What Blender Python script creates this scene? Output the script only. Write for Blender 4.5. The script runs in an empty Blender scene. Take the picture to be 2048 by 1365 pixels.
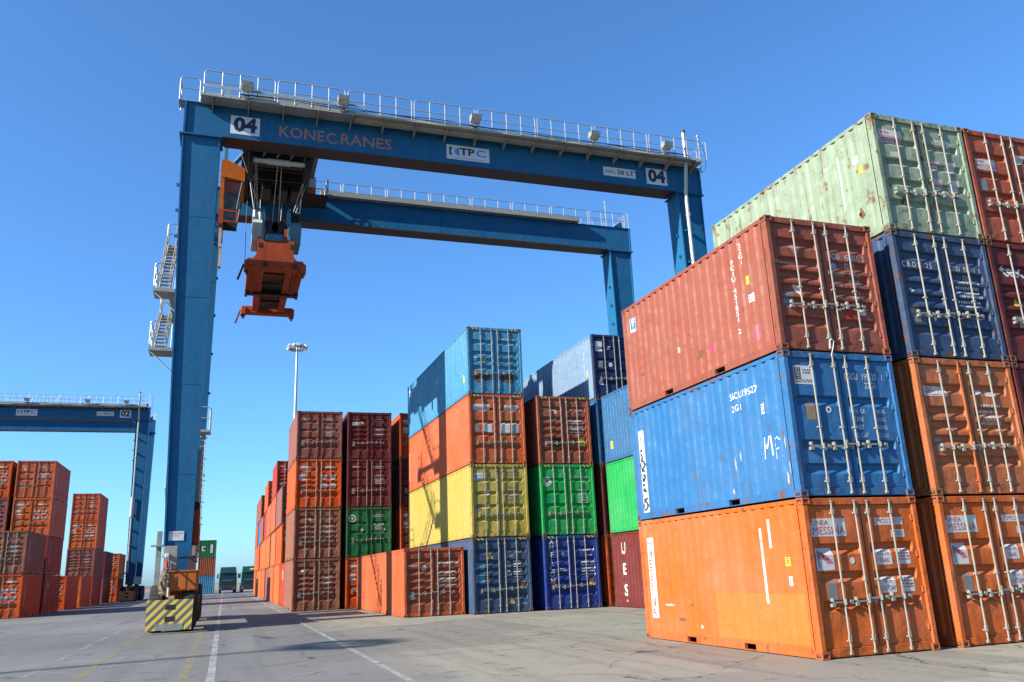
import bpy, bmesh, math, random
from mathutils import Vector, Matrix

rng = random.Random(11)
sc = bpy.context.scene
COL = sc.collection

# ------------------------------------------------------------------ camera
CAM = (-9.2283, -11.8477, 1.6039)
YAW, PITCH, ROLL = 0.33726, 0.27047, -0.041495
F = Vector((math.sin(YAW) * math.cos(PITCH), math.cos(YAW) * math.cos(PITCH), math.sin(PITCH)))
Rv = Vector((math.cos(YAW), -math.sin(YAW), 0)); Uv = Rv.cross(F)
cr, sr = math.cos(ROLL), math.sin(ROLL)
R2 = cr * Rv + sr * Uv; U2 = -sr * Rv + cr * Uv
cam_d = bpy.data.cameras.new('camera'); cam = bpy.data.objects.new('camera', cam_d); COL.objects.link(cam)
m = Matrix(((R2.x, U2.x, -F.x, CAM[0]), (R2.y, U2.y, -F.y, CAM[1]), (R2.z, U2.z, -F.z, CAM[2]), (0, 0, 0, 1)))
cam.matrix_world = m
cam_d.sensor_fit = 'HORIZONTAL'; cam_d.sensor_width = 36.0; cam_d.lens = 36.0 * 1651.6 / 2048.0
cam_d.clip_start = 0.1; cam_d.clip_end = 6000
sc.camera = cam

# ------------------------------------------------------------------ sky, sun, exposure
SUN_DIR = Vector((1.0, 0.217, -0.565)).normalized()
ELEV = math.asin(-SUN_DIR.z)
ROT = math.atan2(-SUN_DIR.x, -SUN_DIR.y) % (2 * math.pi)
world = bpy.data.worlds.new('World'); sc.world = world; world.use_nodes = True
wn = world.node_tree.nodes; wl = world.node_tree.links
sky = wn.new('ShaderNodeTexSky'); sky.sky_type = 'NISHITA'; sky.sun_disc = False
sky.sun_elevation = ELEV; sky.sun_rotation = ROT
sky.altitude = 1500; sky.air_density = 1.0; sky.dust_density = 3.0; sky.ozone_density = 10.0
tint = wn.new('ShaderNodeMix'); tint.data_type = 'RGBA'; tint.blend_type = 'MULTIPLY'; tint.inputs[0].default_value = 1.0; tint.inputs[7].default_value = (.93, 1.06, 1.0, 1)
wl.new(sky.outputs[0], tint.inputs[6]); wl.new(tint.outputs[2], wn['Background'].inputs[0]); wn['Background'].inputs[1].default_value = 0.11
sun_d = bpy.data.lights.new('sun', 'SUN'); sun_d.energy = 5.0; sun_d.angle = math.radians(0.5); sun_d.color = (1.0, 0.95, 0.85)
sun = bpy.data.objects.new('sun', sun_d); COL.objects.link(sun); sun.location = (-60, -20, 50)
sun.rotation_euler = SUN_DIR.to_track_quat('-Z', 'Y').to_euler()
sc.view_settings.view_transform = 'Standard'; sc.view_settings.look = 'None'
sc.view_settings.exposure = 1.42; sc.view_settings.gamma = 1.0; sc.view_settings.use_curve_mapping = False

# ------------------------------------------------------------------ helpers
class MB:
    def __init__(s): s.v = []; s.f = []
    def hull8(s, p):
        b = len(s.v); s.v += [tuple(q) for q in p]
        s.f += [tuple(b + i for i in q) for q in ((0, 3, 2, 1), (4, 5, 6, 7), (0, 1, 5, 4), (1, 2, 6, 5), (2, 3, 7, 6), (3, 0, 4, 7))]
        return s
    def box(s, x0, x1, y0, y1, z0, z1):
        return s.hull8([(x0, y0, z0), (x1, y0, z0), (x1, y1, z0), (x0, y1, z0), (x0, y0, z1), (x1, y0, z1), (x1, y1, z1), (x0, y1, z1)])
    def cbox(s, x0, x1, y0, y1, z0, z1, c=0.01):
        # box with chamfered vertical and horizontal edges
        bm = bmesh.new(); bmesh.ops.create_cube(bm, size=1.0)
        for v in bm.verts:
            v.co = (x0 + (v.co.x + .5) * (x1 - x0), y0 + (v.co.y + .5) * (y1 - y0), z0 + (v.co.z + .5) * (z1 - z0))
        bmesh.ops.bevel(bm, geom=list(bm.edges), offset=c, segments=1, affect='EDGES', profile=0.5)
        return s.addbm(bm)
    def addbm(s, bm):
        b = len(s.v); bm.verts.index_update()
        s.v += [tuple(v.co) for v in bm.verts]; s.f += [tuple(b + v.index for v in f.verts) for f in bm.faces]
        bm.free(); return s
    def prism(s, pts, ax, a, b):
        # polygon pts (2-D) extruded along axis ax from a to b
        n = len(pts); base = len(s.v)
        def mk(p, t): return (t, p[0], p[1]) if ax == 0 else ((p[0], t, p[1]) if ax == 1 else (p[0], p[1], t))
        s.v += [mk(p, a) for p in pts] + [mk(p, b) for p in pts]
        s.f += [tuple(base + i for i in range(n)), tuple(base + n + i for i in reversed(range(n)))]
        s.f += [(base + i, base + (i + 1) % n, base + n + (i + 1) % n, base + n + i) for i in range(n)]
        return s
    def tube(s, p0, p1, r, n=8, r1=None):
        p0 = Vector(p0); p1 = Vector(p1); d = (p1 - p0)
        if d.length < 1e-6: return s
        d.normalize(); a = Vector((0, 0, 1)) if abs(d.z) < .9 else Vector((1, 0, 0))
        u = d.cross(a).normalized(); w = d.cross(u); r1 = r if r1 is None else r1; b = len(s.v)
        for p, rr in ((p0, r), (p1, r1)):
            for i in range(n):
                t = 2 * math.pi * i / n; s.v.append(tuple(p + rr * (math.cos(t) * u + math.sin(t) * w)))
        s.f += [(b + i, b + (i + 1) % n, b + n + (i + 1) % n, b + n + i) for i in range(n)]
        s.f += [tuple(b + i for i in reversed(range(n))), tuple(b + n + i for i in range(n))]
        return s
    def path(s, pts, r, n=6):
        # one continuous swept tube through the points
        P = [Vector(p) for p in pts]; b = len(s.v); prev = None
        for k, p in enumerate(P):
            d = (P[min(k + 1, len(P) - 1)] - P[max(k - 1, 0)]).normalized()
            if prev is None:
                a = Vector((0, 0, 1)) if abs(d.z) < .9 else Vector((1, 0, 0)); u = d.cross(a).normalized()
            else:
                u = (prev - d * prev.dot(d))
                u = u.normalized() if u.length > 1e-4 else d.orthogonal().normalized()
            prev = u; w = d.cross(u)
            for i in range(n):
                t = 2 * math.pi * i / n; s.v.append(tuple(p + r * (math.cos(t) * u + math.sin(t) * w)))
        for k in range(len(P) - 1):
            o = b + k * n
            s.f += [(o + i, o + (i + 1) % n, o + n + (i + 1) % n, o + n + i) for i in range(n)]
        s.f += [tuple(b + i for i in reversed(range(n))), tuple(b + (len(P) - 1) * n + i for i in range(n))]
        return s
    def lathe(s, prof, c, ax=0, n=32, tread=0.0):
        # profile (offset along axis, radius) turned about axis ax through c
        b = len(s.v); m_ = len(prof)
        for i in range(n):
            t = 2 * math.pi * i / n
            for (a, r) in prof:
                rr = r - (tread if (tread and i % 2) else 0)
                q = [rr * math.cos(t), rr * math.sin(t)]; p = [0, 0, 0]; p[ax] = a
                o = [k for k in range(3) if k != ax]; p[o[0]] = q[0]; p[o[1]] = q[1]
                s.v.append((p[0] + c[0], p[1] + c[1], p[2] + c[2]))
        for i in range(n):
            for j in range(m_ - 1):
                a0 = b + i * m_ + j; a1 = b + ((i + 1) % n) * m_ + j
                s.f.append((a0, a1, a1 + 1, a0 + 1))
        return s
    def grid(s, fn, us, vs):
        b = len(s.v); nu = len(us)
        s.v += [fn(u, v) for v in vs for u in us]
        s.f += [(b + j * nu + i, b + j * nu + i + 1, b + (j + 1) * nu + i + 1, b + (j + 1) * nu + i) for j in range(len(vs) - 1) for i in range(nu - 1)]
        return s
    def mesh(s, name):
        me = bpy.data.meshes.new(name); me.from_pydata(s.v, [], s.f); me.update(); me.materials.append(None)
        return me

def obj(name, me, mat, parent=None, loc=(0, 0, 0)):
    if isinstance(me, MB): me = me.mesh(name)
    o = bpy.data.objects.new(name, me); COL.objects.link(o)
    if me.materials[0] is None: me.materials[0] = mat
    if me.materials[0] is not mat:
        o.material_slots[0].link = 'OBJECT'; o.material_slots[0].material = mat
    o.location = loc
    if parent: o.parent = parent
    return o
def empty(name, loc=(0, 0, 0), rz=0):
    o = bpy.data.objects.new(name, None); COL.objects.link(o); o.location = loc; o.rotation_euler = (0, 0, rz)
    o.empty_display_size = 0.2
    return o
def tag(o, label, cat, group=None):
    o['label'] = label; o['category'] = cat
    if group: o['group'] = group
    return o
def struct(o): o['kind'] = 'structure'; return o
def smooth(me):
    for p in me.polygons: p.use_smooth = True
    return me

# ------------------------------------------------------------------ materials
def newmat(name):
    mt = bpy.data.materials.new(name); mt.use_nodes = True
    nt = mt.node_tree; return mt, nt.nodes, nt.links, nt.nodes['Principled BSDF']
def mixc(N, L, fac, a, b, mode='MIX'):
    n = N.new('ShaderNodeMix'); n.data_type = 'RGBA'; n.blend_type = mode
    for i, x in ((0, fac), (6, a), (7, b)):
        if isinstance(x, (int, float)): n.inputs[i].default_value = x
        elif isinstance(x, tuple): n.inputs[i].default_value = (*x[:3], 1)
        else: L.new(x, n.inputs[i])
    return n.outputs[2]
def noise(N, L, vec, scale, detail=4, rough=.55, dist=0.0):
    n = N.new('ShaderNodeTexNoise'); n.inputs['Scale'].default_value = scale; n.inputs['Detail'].default_value = detail
    n.inputs['Roughness'].default_value = rough; n.inputs['Distortion'].default_value = dist
    if vec is not None: L.new(vec, n.inputs['Vector'])
    return n.outputs['Fac']
def ramp(N, L, x, a, b, lo=0.0, hi=1.0):
    n = N.new('ShaderNodeMapRange'); n.clamp = True
    L.new(x, n.inputs[0]); n.inputs[1].default_value = a; n.inputs[2].default_value = b
    n.inputs[3].default_value = lo; n.inputs[4].default_value = hi
    return n.outputs[0]
def math_(N, L, op, a, b=None):
    n = N.new('ShaderNodeMath'); n.operation = op
    for i, x in ((0, a), (1, b)):
        if x is None: continue
        if isinstance(x, (int, float)): n.inputs[i].default_value = x
        else: L.new(x, n.inputs[i])
    return n.outputs[0]
def scalev(N, L, vec, s):
    n = N.new('ShaderNodeVectorMath'); n.operation = 'MULTIPLY'; L.new(vec, n.inputs[0]); n.inputs[1].default_value = s
    return n.outputs[0]
def place_coords(N, L):
    # object coordinates shifted by where the thing stands, so that no two things share a pattern
    tc = N.new('ShaderNodeTexCoord'); oi = N.new('ShaderNodeObjectInfo')
    a = N.new('ShaderNodeVectorMath'); a.operation = 'MULTIPLY'; L.new(oi.outputs['Location'], a.inputs[0]); a.inputs[1].default_value = (1.37, 1.71, 2.13)
    b = N.new('ShaderNodeVectorMath'); b.operation = 'ADD'; L.new(tc.outputs['Object'], b.inputs[0]); L.new(a.outputs[0], b.inputs[1])
    return b.outputs[0]

K = .665   # every paint is a little darker than its sample
def paint(name, c, rust=.25, rough=.56, fade=.25, dirt=.35, bump=.12):
    c = tuple(x * K for x in c)
    mt, N, L, P = newmat(name)
    co = place_coords(N, L)
    big = noise(N, L, co, .55, 4, .6)
    med = noise(N, L, co, 2.7, 6, .65)
    streak = noise(N, L, scalev(N, L, co, (6.5, 6.5, .32)), 1.0, 6, .7)
    fine = noise(N, L, co, 26., 4, .7)
    lum = .3 * c[0] + .5 * c[1] + .2 * c[2]
    faded = tuple(min(.9, x * .86 + lum * .16 + .018) for x in c); dark = tuple(x * .55 for x in c)
    col = mixc(N, L, ramp(N, L, big, .35, .68, 0, min(1, fade * 1.5)), c, faded)
    col = mixc(N, L, ramp(N, L, med, .45, .72, 0, dirt * .6), col, dark)
    col = mixc(N, L, ramp(N, L, streak, .50, .72, 0, dirt * 1.1), col, tuple(x * .45 + .012 for x in c))
    # long scrapes with bare edges
    sc_ = noise(N, L, scalev(N, L, co, (1.2, 1.2, 13)), 1.9, 4, .6)
    col = mixc(N, L, ramp(N, L, sc_, .68, .71, 0, .5), col, tuple(min(.85, x * 1.25 + .05) for x in c))
    # chipped specks
    chip = noise(N, L, co, 13., 3, .5)
    col = mixc(N, L, ramp(N, L, chip, .735 - .03 * rust, .75 - .03 * rust, 0, .7), col, tuple(x * .4 + .02 for x in c))
    # rust patches and thin rust runs
    rs = math_(N, L, 'ADD', math_(N, L, 'MULTIPLY', noise(N, L, co, 3.3, 8, .68), .75), math_(N, L, 'MULTIPLY', streak, .3))
    rm = ramp(N, L, rs, .69 - .10 * rust, .75 - .10 * rust, 0, .92)
    run = noise(N, L, scalev(N, L, co, (17, 17, .45)), 1.0, 3, .5)
    rr = math_(N, L, 'MULTIPLY', ramp(N, L, run, .66 - .05 * rust, .72 - .05 * rust, 0, .75), ramp(N, L, med, .42, .60))
    rm = math_(N, L, 'MAXIMUM', rm, math_(N, L, 'MULTIPLY', rr, min(1.0, .35 + rust)))
    rc = mixc(N, L, fine, (.045, .018, .009), (.16, .070, .028))
    col = mixc(N, L, rm, col, rc)
    L.new(col, P.inputs['Base Color'])
    L.new(ramp(N, L, med, .3, .7, rough - .08, rough + .14), P.inputs['Roughness'])
    P.inputs['Specular IOR Level'].default_value = .12
    bp = N.new('ShaderNodeBump'); bp.inputs['Strength'].default_value = min(1, bump * 5); bp.inputs['Distance'].default_value = .09
    L.new(math_(N, L, 'ADD', math_(N, L, 'ADD', noise(N, L, co, 1.3, 2), math_(N, L, 'MULTIPLY', noise(N, L, co, 4.2, 2), .35)), math_(N, L, 'MULTIPLY', fine, .015)), bp.inputs['Height'])
    L.new(bp.outputs[0], P.inputs['Normal'])
    return mt
def plain(name, c, rough=.5, metal=0.0, var=.2, scale=6.0, spec=.4):
    c = tuple(x * K for x in c)
    mt, N, L, P = newmat(name)
    co = place_coords(N, L)
    n = noise(N, L, co, scale, 5, .6)
    L.new(mixc(N, L, ramp(N, L, n, .3, .7), tuple(x * (1 - var) for x in c), tuple(min(1, x * (1 + var)) for x in c)), P.inputs['Base Color'])
    P.inputs['Roughness'].default_value = rough; P.inputs['Metallic'].default_value = metal
    P.inputs['Specular IOR Level'].default_value = spec
    return mt
def stripes(name, c1, c2, period, axes=(1, 0, 1), wear=None):
    # diagonal hazard paint
    c1 = tuple(x * K for x in c1); c2 = tuple(x * K for x in c2)
    mt, N, L, P = newmat(name)
    tc = N.new('ShaderNodeTexCoord')
    d = N.new('ShaderNodeVectorMath'); d.operation = 'DOT_PRODUCT'; L.new(tc.outputs['Object'], d.inputs[0]); d.inputs[1].default_value = axes
    f = math_(N, L, 'FRACT', math_(N, L, 'DIVIDE', d.outputs['Value'], period))
    col = mixc(N, L, math_(N, L, 'GREATER_THAN', f, .5), c1, c2)
    n = noise(N, L, tc.outputs['Object'], 9, 6, .7)
    col = mixc(N, L, ramp(N, L, n, .60, .68, 0, .6), col, wear or (.11, .10, .09))
    col = mixc(N, L, ramp(N, L, noise(N, L, tc.outputs['Object'], 2.5, 3), .4, .75, 0, .22), col, (.10, .088, .07))
    L.new(col, P.inputs['Base Color']); P.inputs['Roughness'].default_value = .6
    return mt

PC = {  # container paints: (linear colour, rust, fade, dirt)
    'orange': ((.56, .112, .015), .2, .45, .35),
    'orange_deep': ((.56, .078, .009), .25, .3, .35),
    'orange_warm': ((.44, .125, .040), .4, .45, .45),
    'red_orange': ((.50, .098, .028), .15, .35, .3),
    'red': ((.36, .036, .013), .18, .3, .35),
    'brick': ((.285, .075, .045), .4, .45, .4),
    'rust_brown': ((.31, .072, .034), .35, .3, .4),
    'brown': ((.255, .094, .052), .4, .35, .45),
    'maroon': ((.135, .020, .018), .25, .3, .35),
    'plum': ((.245, .085, .062), .25, .35, .4),
    'blue': ((.024, .137, .32), .6, .4, .4),
    'blue_bright': ((.026, .115, .25), .15, .3, .3),
    'blue_pale': ((.048, .230, .385), .35, .4, .45),
    'blue_steel': ((.165, .255, .37), .2, .4, .35),
    'navy': ((.011, .026, .085), .25, .35, .35),
    'navy_faded': ((.034, .070, .145), .7, .45, .45),
    'ultramarine': ((.013, .040, .235), .2, .35, .35),
    'green': ((.010, .305, .066), .2, .35, .35),
    'green_dark': ((.012, .13, .040), .2, .35, .35),
    'green_pale': ((.25, .318, .215), 1.0, .4, .6),
    'rust_red': ((.37, .075, .034), .4, .35, .4),
    'yellow': ((.42, .315, .058), .3, .35, .4),
}
PAINT = {k: paint('paint_' + k, v[0], v[1], .5, v[2], v[3]) for k, v in PC.items()}
FRAME = {k: paint('frame_' + k, tuple(x * .94 for x in v[0]), min(1.3, v[1] + .75), .55, v[2], v[3] + .15) for k, v in PC.items()}
M_CAST = paint('casting_rust', (.15, .075, .046), .6, .7, .3, .5)
CASTM = {k: paint('casting_' + k, tuple(.45 * x + .55 * y for x, y in zip(v[0], (.15, .075, .045))), 1.1, .65, .3, .6) for k, v in PC.items()}
M_ROD = paint('galvanised_rod', (0.33, .31, .265), .4, .5, .2, .5, .05)
M_ROD2 = paint('weathered_rod', (.24, .21, .17), .7, .55, .2, .6, .05)
M_HANDLE = paint('greased_handle', (.27, .26, .22), .6, .55, .2, .6, .05)
M_BLACK = plain('gasket_and_hole_black', (.016, .016, .017), .8)
M_ROOF = plain('roof_grey', (.25, .22, .2), .7)
M_WHITE = paint('sticker_white', (.58, .58, .57), .05, .55, .2, .3, .03)
M_LET_W = paint('lettering_white', (.60, .60, .585), .1, .55, .2, .3, .02)
M_LET_K = plain('lettering_black', (.02, .02, .024), .55)
M_LET_R = plain('lettering_red', (.42, .07, .03), .55)
M_LET_B = plain('lettering_blue', (.03, .12, .42), .5)
M_PLATE = plain('data_plate', (.24, .24, .22), .45, .3)
M_PLATE_BR = plain('data_plate_brown', (.30, .19, .12), .5, .2)
M_YEL = plain('sticker_yellow', (.72, .44, .03), .55)
M_PINK = plain('flag_red', (.55, .13, .16), .6)
M_HAZ = stripes('hazard_black_yellow', (.60, .43, .05), (.02, .02, .02), .16)
M_TEAL = plain('patch_light_blue', (.07, .24, .38), .5)
M_GRAF = plain('chalk_white', (.75, .76, .78), .7)

# ------------------------------------------------------------------ ground
def ground_material():
    mt, N, L, P = newmat('yard_paving')
    tc = N.new('ShaderNodeTexCoord'); co = tc.outputs['Object']
    sx = N.new('ShaderNodeSeparateXYZ'); L.new(co, sx.inputs[0])
    big = noise(N, L, co, .09, 4, .6); med = noise(N, L, co, .7, 6, .65); fine = noise(N, L, co, 38, 3, .7); grit = noise(N, L, co, 9, 5, .7)
    lane = mixc(N, L, ramp(N, L, big, .35, .65), (.178, .174, .163), (.255, .248, .232))
    slab = mixc(N, L, ramp(N, L, big, .35, .65), (.315, .288, .226), (.42, .384, .305))
    edge = math_(N, L, 'ADD', sx.outputs['X'], math_(N, L, 'MULTIPLY', math_(N, L, 'SUBTRACT', med, .5), 2.2))
    col = mixc(N, L, ramp(N, L, edge, -6.5, -5.2), lane, slab)
    # rectangular pours and patches
    vo = N.new('ShaderNodeTexVoronoi'); vo.distance = 'CHEBYCHEV'; vo.inputs['Scale'].default_value = .16; vo.inputs['Randomness'].default_value = .75; L.new(co, vo.inputs['Vector'])
    sc1 = N.new('ShaderNodeSeparateColor'); L.new(vo.outputs['Color'], sc1.inputs[0])
    col = mixc(N, L, ramp(N, L, sc1.outputs[0], 0, 1, 0, .5), col, (.125, .12, .116))
    # tyre rubber, laid along the travel direction
    tr = noise(N, L, scalev(N, L, co, (1.6, .05, 1)), 1.0, 5, .6)
    col = mixc(N, L, ramp(N, L, tr, .5, .72, 0, .45), col, (.09, .086, .087))
    # scraped light marks
    lm = noise(N, L, scalev(N, L, co, (.45, 2.6, 1)), 1.1, 6, .7)
    col = mixc(N, L, ramp(N, L, lm, .63, .70, 0, .55), col, (.42, .40, .365))
    col = mixc(N, L, ramp(N, L, med, .5, .78, 0, .5), col, (.11, .104, .098))
    col = mixc(N, L, ramp(N, L, grit, .35, .75, 0, .3), col, (.10, .096, .092))
    col = mixc(N, L, .55, col, mixc(N, L, ramp(N, L, fine, .3, .7), (.22, .22, .22), (.72, .71, .70)), 'OVERLAY')
    spk = noise(N, L, co, 17, 2, .5)
    col = mixc(N, L, ramp(N, L, spk, .70, .74, 0, .6), col, (.05, .047, .043))
    oil = noise(N, L, co, 1.9, 5, .6)
    col = mixc(N, L, ramp(N, L, oil, .61, .72, 0, .65), col, (.06, .056, .052))
    # cracks
    dn = N.new('ShaderNodeTexNoise'); dn.inputs['Scale'].default_value = 2.2; dn.inputs['Detail'].default_value = 8; dn.inputs['Roughness'].default_value = .65; L.new(co, dn.inputs['Vector'])
    ad = N.new('ShaderNodeVectorMath'); ad.operation = 'MULTIPLY_ADD'; L.new(dn.outputs['Color'], ad.inputs[0]); ad.inputs[1].default_value = (.9, .9, 0); L.new(co, ad.inputs[2])
    cr_ = N.new('ShaderNodeTexVoronoi'); cr_.feature = 'DISTANCE_TO_EDGE'; cr_.inputs['Scale'].default_value = .42; L.new(ad.outputs[0], cr_.inputs['Vector'])
    cm = math_(N, L, 'MULTIPLY', ramp(N, L, cr_.outputs['Distance'], .002, .011, 1, 0), ramp(N, L, noise(N, L, co, 1.1, 4, .7), .47, .56))
    col = mixc(N, L, math_(N, L, 'MULTIPLY', cm, .85), col, (.02, .019, .018))
    col = mixc(N, L, 1.0, col, (K, K, K), 'MULTIPLY')
    L.new(col, P.inputs['Base Color'])
    L.new(ramp(N, L, med, .3, .7, .62, .85), P.inputs['Roughness']); P.inputs['Specular IOR Level'].default_value = .3
    bp = N.new('ShaderNodeBump'); bp.inputs['Strength'].default_value = .35; bp.inputs['Distance'].default_value = .02
    h = math_(N, L, 'ADD', math_(N, L, 'MULTIPLY', fine, .12), math_(N, L, 'MULTIPLY', med, .5))
    L.new(math_(N, L, 'SUBTRACT', h, cm), bp.inputs['Height']); L.new(bp.outputs[0], P.inputs['Normal'])
    return mt
g = MB(); s_ = 1800.0
g.grid(lambda u, v: (u, v, 0), [-s_, -60, 60, s_], [-s_, -60, 260, s_])
struct(obj('ground', g, ground_material()))

def line_material(name, c, wear):
    mt, N, L, P = newmat(name)
    tc = N.new('ShaderNodeTexCoord'); co = tc.outputs['Object']
    n1 = noise(N, L, co, 1.1, 6, .7); n2 = noise(N, L, co, 14, 5, .75)
    a = math_(N, L, 'ADD', math_(N, L, 'MULTIPLY', n1, .35), math_(N, L, 'MULTIPLY', n2, .65))
    L.new(mixc(N, L, n2, tuple(x * .8 * K for x in c), tuple(x * K for x in c)), P.inputs['Base Color']); P.inputs['Roughness'].default_value = .7
    L.new(ramp(N, L, a, wear, wear + .09, .92, .08), P.inputs['Alpha'])
    return mt
M_LW = line_material('worn_white_paint', (.50, .49, .47), .462)
M_LW2 = line_material('very_worn_white_paint', (.50, .49, .47), .43)
M_LY = line_material('worn_yellow_paint', (.42, .34, .15), .43)
M_LY2 = line_material('very_worn_yellow_paint', (.46, .36, .14), .42)
def strip(name, x, w, y0, y1, mat, x1=None):
    x1 = x if x1 is None else x1
    b = MB(); b.v = [(x - w / 2, y0, .004), (x + w / 2, y0, .004), (x1 + w / 2, y1, .004), (x1 - w / 2, y1, .004)]; b.f = [(0, 1, 2, 3)]
    return struct(obj(name, b, mat))
strip('white_lane_line', -9.34, .14, -3, 150, M_LW, -8.9)
strip('white_stack_line', -6.36, .12, -3, 150, M_LW, -5.95)
strip('yellow_lane_line', -9.79, .14, -3, 150, M_LY, -9.5)
strip('faded_yellow_lane_line', -11.6, .15, -3, 60, M_LY2, -11.9)
for k in range(14):
    strip('dashed_lane_line', -12.72, .12, 3.5 + k * 3.6, 3.5 + k * 3.6 + 2.0, M_LW2)

# low sandy bank beyond the yard
hb = MB(); xs = [-900 + i * 12 for i in range(160)]
def bank(u, v):
    h = 0.0 if v in (0, 3) else (1.25 + .55 * math.sin(u * .021) + .25 * math.sin(u * .083 + 1) + .12 * math.sin(u * .31)) * (1 if v == 1 else .9)
    return (u, 205 + v * 14 + 3 * math.sin(u * .05), max(-.05, h - (.05 if v in (0, 3) else 0)))
hb.grid(bank, xs, [0, 1, 2, 3])
struct(obj('hills', hb, plain('dry_sand', (.27, .215, .14), .9, 0, .25, .3)))

# ------------------------------------------------------------------ containers
W = 2.438
KIND = {'20': (6.058, 2.591), '40': (12.192, 2.591), '40h': (12.192, 2.896)}
GROOVES = {  # centre of each pressed groove as a share of the door height, groove height in metres
    'p3': ([.285, .485, .685], .19),
    'p4': ([.20, .40, .60, .80], .18),
    'p5': ([.20, .37, .49, .61, .80], .215),
    'p6': ([.17, .33, .445, .56, .675, .84], .215),
    'p3b': ([.14, .32, .665], .19),
    'p7': ([.13, .25, .37, .49, .61, .73, .86], .17),
}
YD = .052; DEEP = .065
def door_z(H): return .165, H - .135
def door_breaks(H, style):
    z0, z1 = door_z(H); out = [z0]; dep = [0.0]
    cs, h = GROOVES[style]
    for c in cs:
        zc = z0 + c * (z1 - z0)
        for dz, d in ((-h / 2, 0), (-h / 2 + .09, 1), (h / 2 - .035, 1), (h / 2, 0)): out.append(zc + dz); dep.append(float(d))
    out.append(z1); dep.append(0.0)
    return out, dep
def interp(x, xs_, ys_):
    if x <= xs_[0]: return ys_[0]
    for i in range(len(xs_) - 1):
        if x <= xs_[i + 1]:
            t = (x - xs_[i]) / max(1e-9, xs_[i + 1] - xs_[i]); return ys_[i] * (1 - t) + ys_[i + 1] * t
    return ys_[-1]
DX = ((.118, W / 2 - .012), (W / 2 + .012, W - .118))
def door_xb(d): a, b = DX[d]; return [a, a + .085, a + .125, b - .115, b - .075, b], [0, 0, 1, 1, 0, 0]
def door_y(kind, style, x, z):
    H = KIND[kind][1]; zb, zd = door_breaks(H, style); d = 0 if x < W / 2 else 1
    xb, xd = door_xb(d)
    return YD + DEEP * interp(z, zb, zd) * interp(x, xb, xd)
def wall_profile(L):
    n = round((L - .36) / .278); p = (L - .36) / n; ys, ds = [.18], [0.0]
    for i in range(n):
        b = .18 + i * p
        for f, d in ((.20, 0), (.36, 1), (.64, 1), (.80, 0)): ys.append(b + f * p); ds.append(float(d))
    ys.append(L - .18); ds.append(0.0)
    return ys, ds
WALLX, WALLD = .012, .031

def cast_mesh(sx_, sy_, sz_):
    bm = bmesh.new(); bmesh.ops.create_cube(bm, size=1.0)
    dx, dy, dz = .162, .178, .118
    for v in bm.verts: v.co = ((v.co.x + .5) * dx, (v.co.y + .5) * dy, (v.co.z + .5) * dz)
    bmesh.ops.bevel(bm, geom=list(bm.edges), offset=.008, segments=1, affect='EDGES', profile=.5)
    bm.normal_update()
    for nrm, ins in (((-1, 0, 0), .034), ((0, -1, 0), .034), ((0, 0, -1), .034)):
        fs = [f for f in bm.faces if f.normal.dot(Vector(nrm)) > .99]
        r = bmesh.ops.inset_individual(bm, faces=fs, thickness=ins, depth=0)
        bmesh.ops.inset_individual(bm, faces=fs, thickness=.002, depth=-.035)
        bm.normal_update()
    for v in bm.verts:
        v.co.x *= sx_; v.co.y *= sy_; v.co.z *= sz_
    mb = MB().addbm(bm); me = mb.mesh('corner_casting'); me.materials.append(M_BLACK)
    for p in me.polygons:   # bottoms of the shallow holes are blackened for the shade inside
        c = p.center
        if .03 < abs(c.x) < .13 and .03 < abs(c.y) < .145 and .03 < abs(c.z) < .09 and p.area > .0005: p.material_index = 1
    return me
CAST = {(a, b, c): cast_mesh(a, b, c) for a in (1, -1) for b in (1, -1) for c in (1, -1)}

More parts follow.
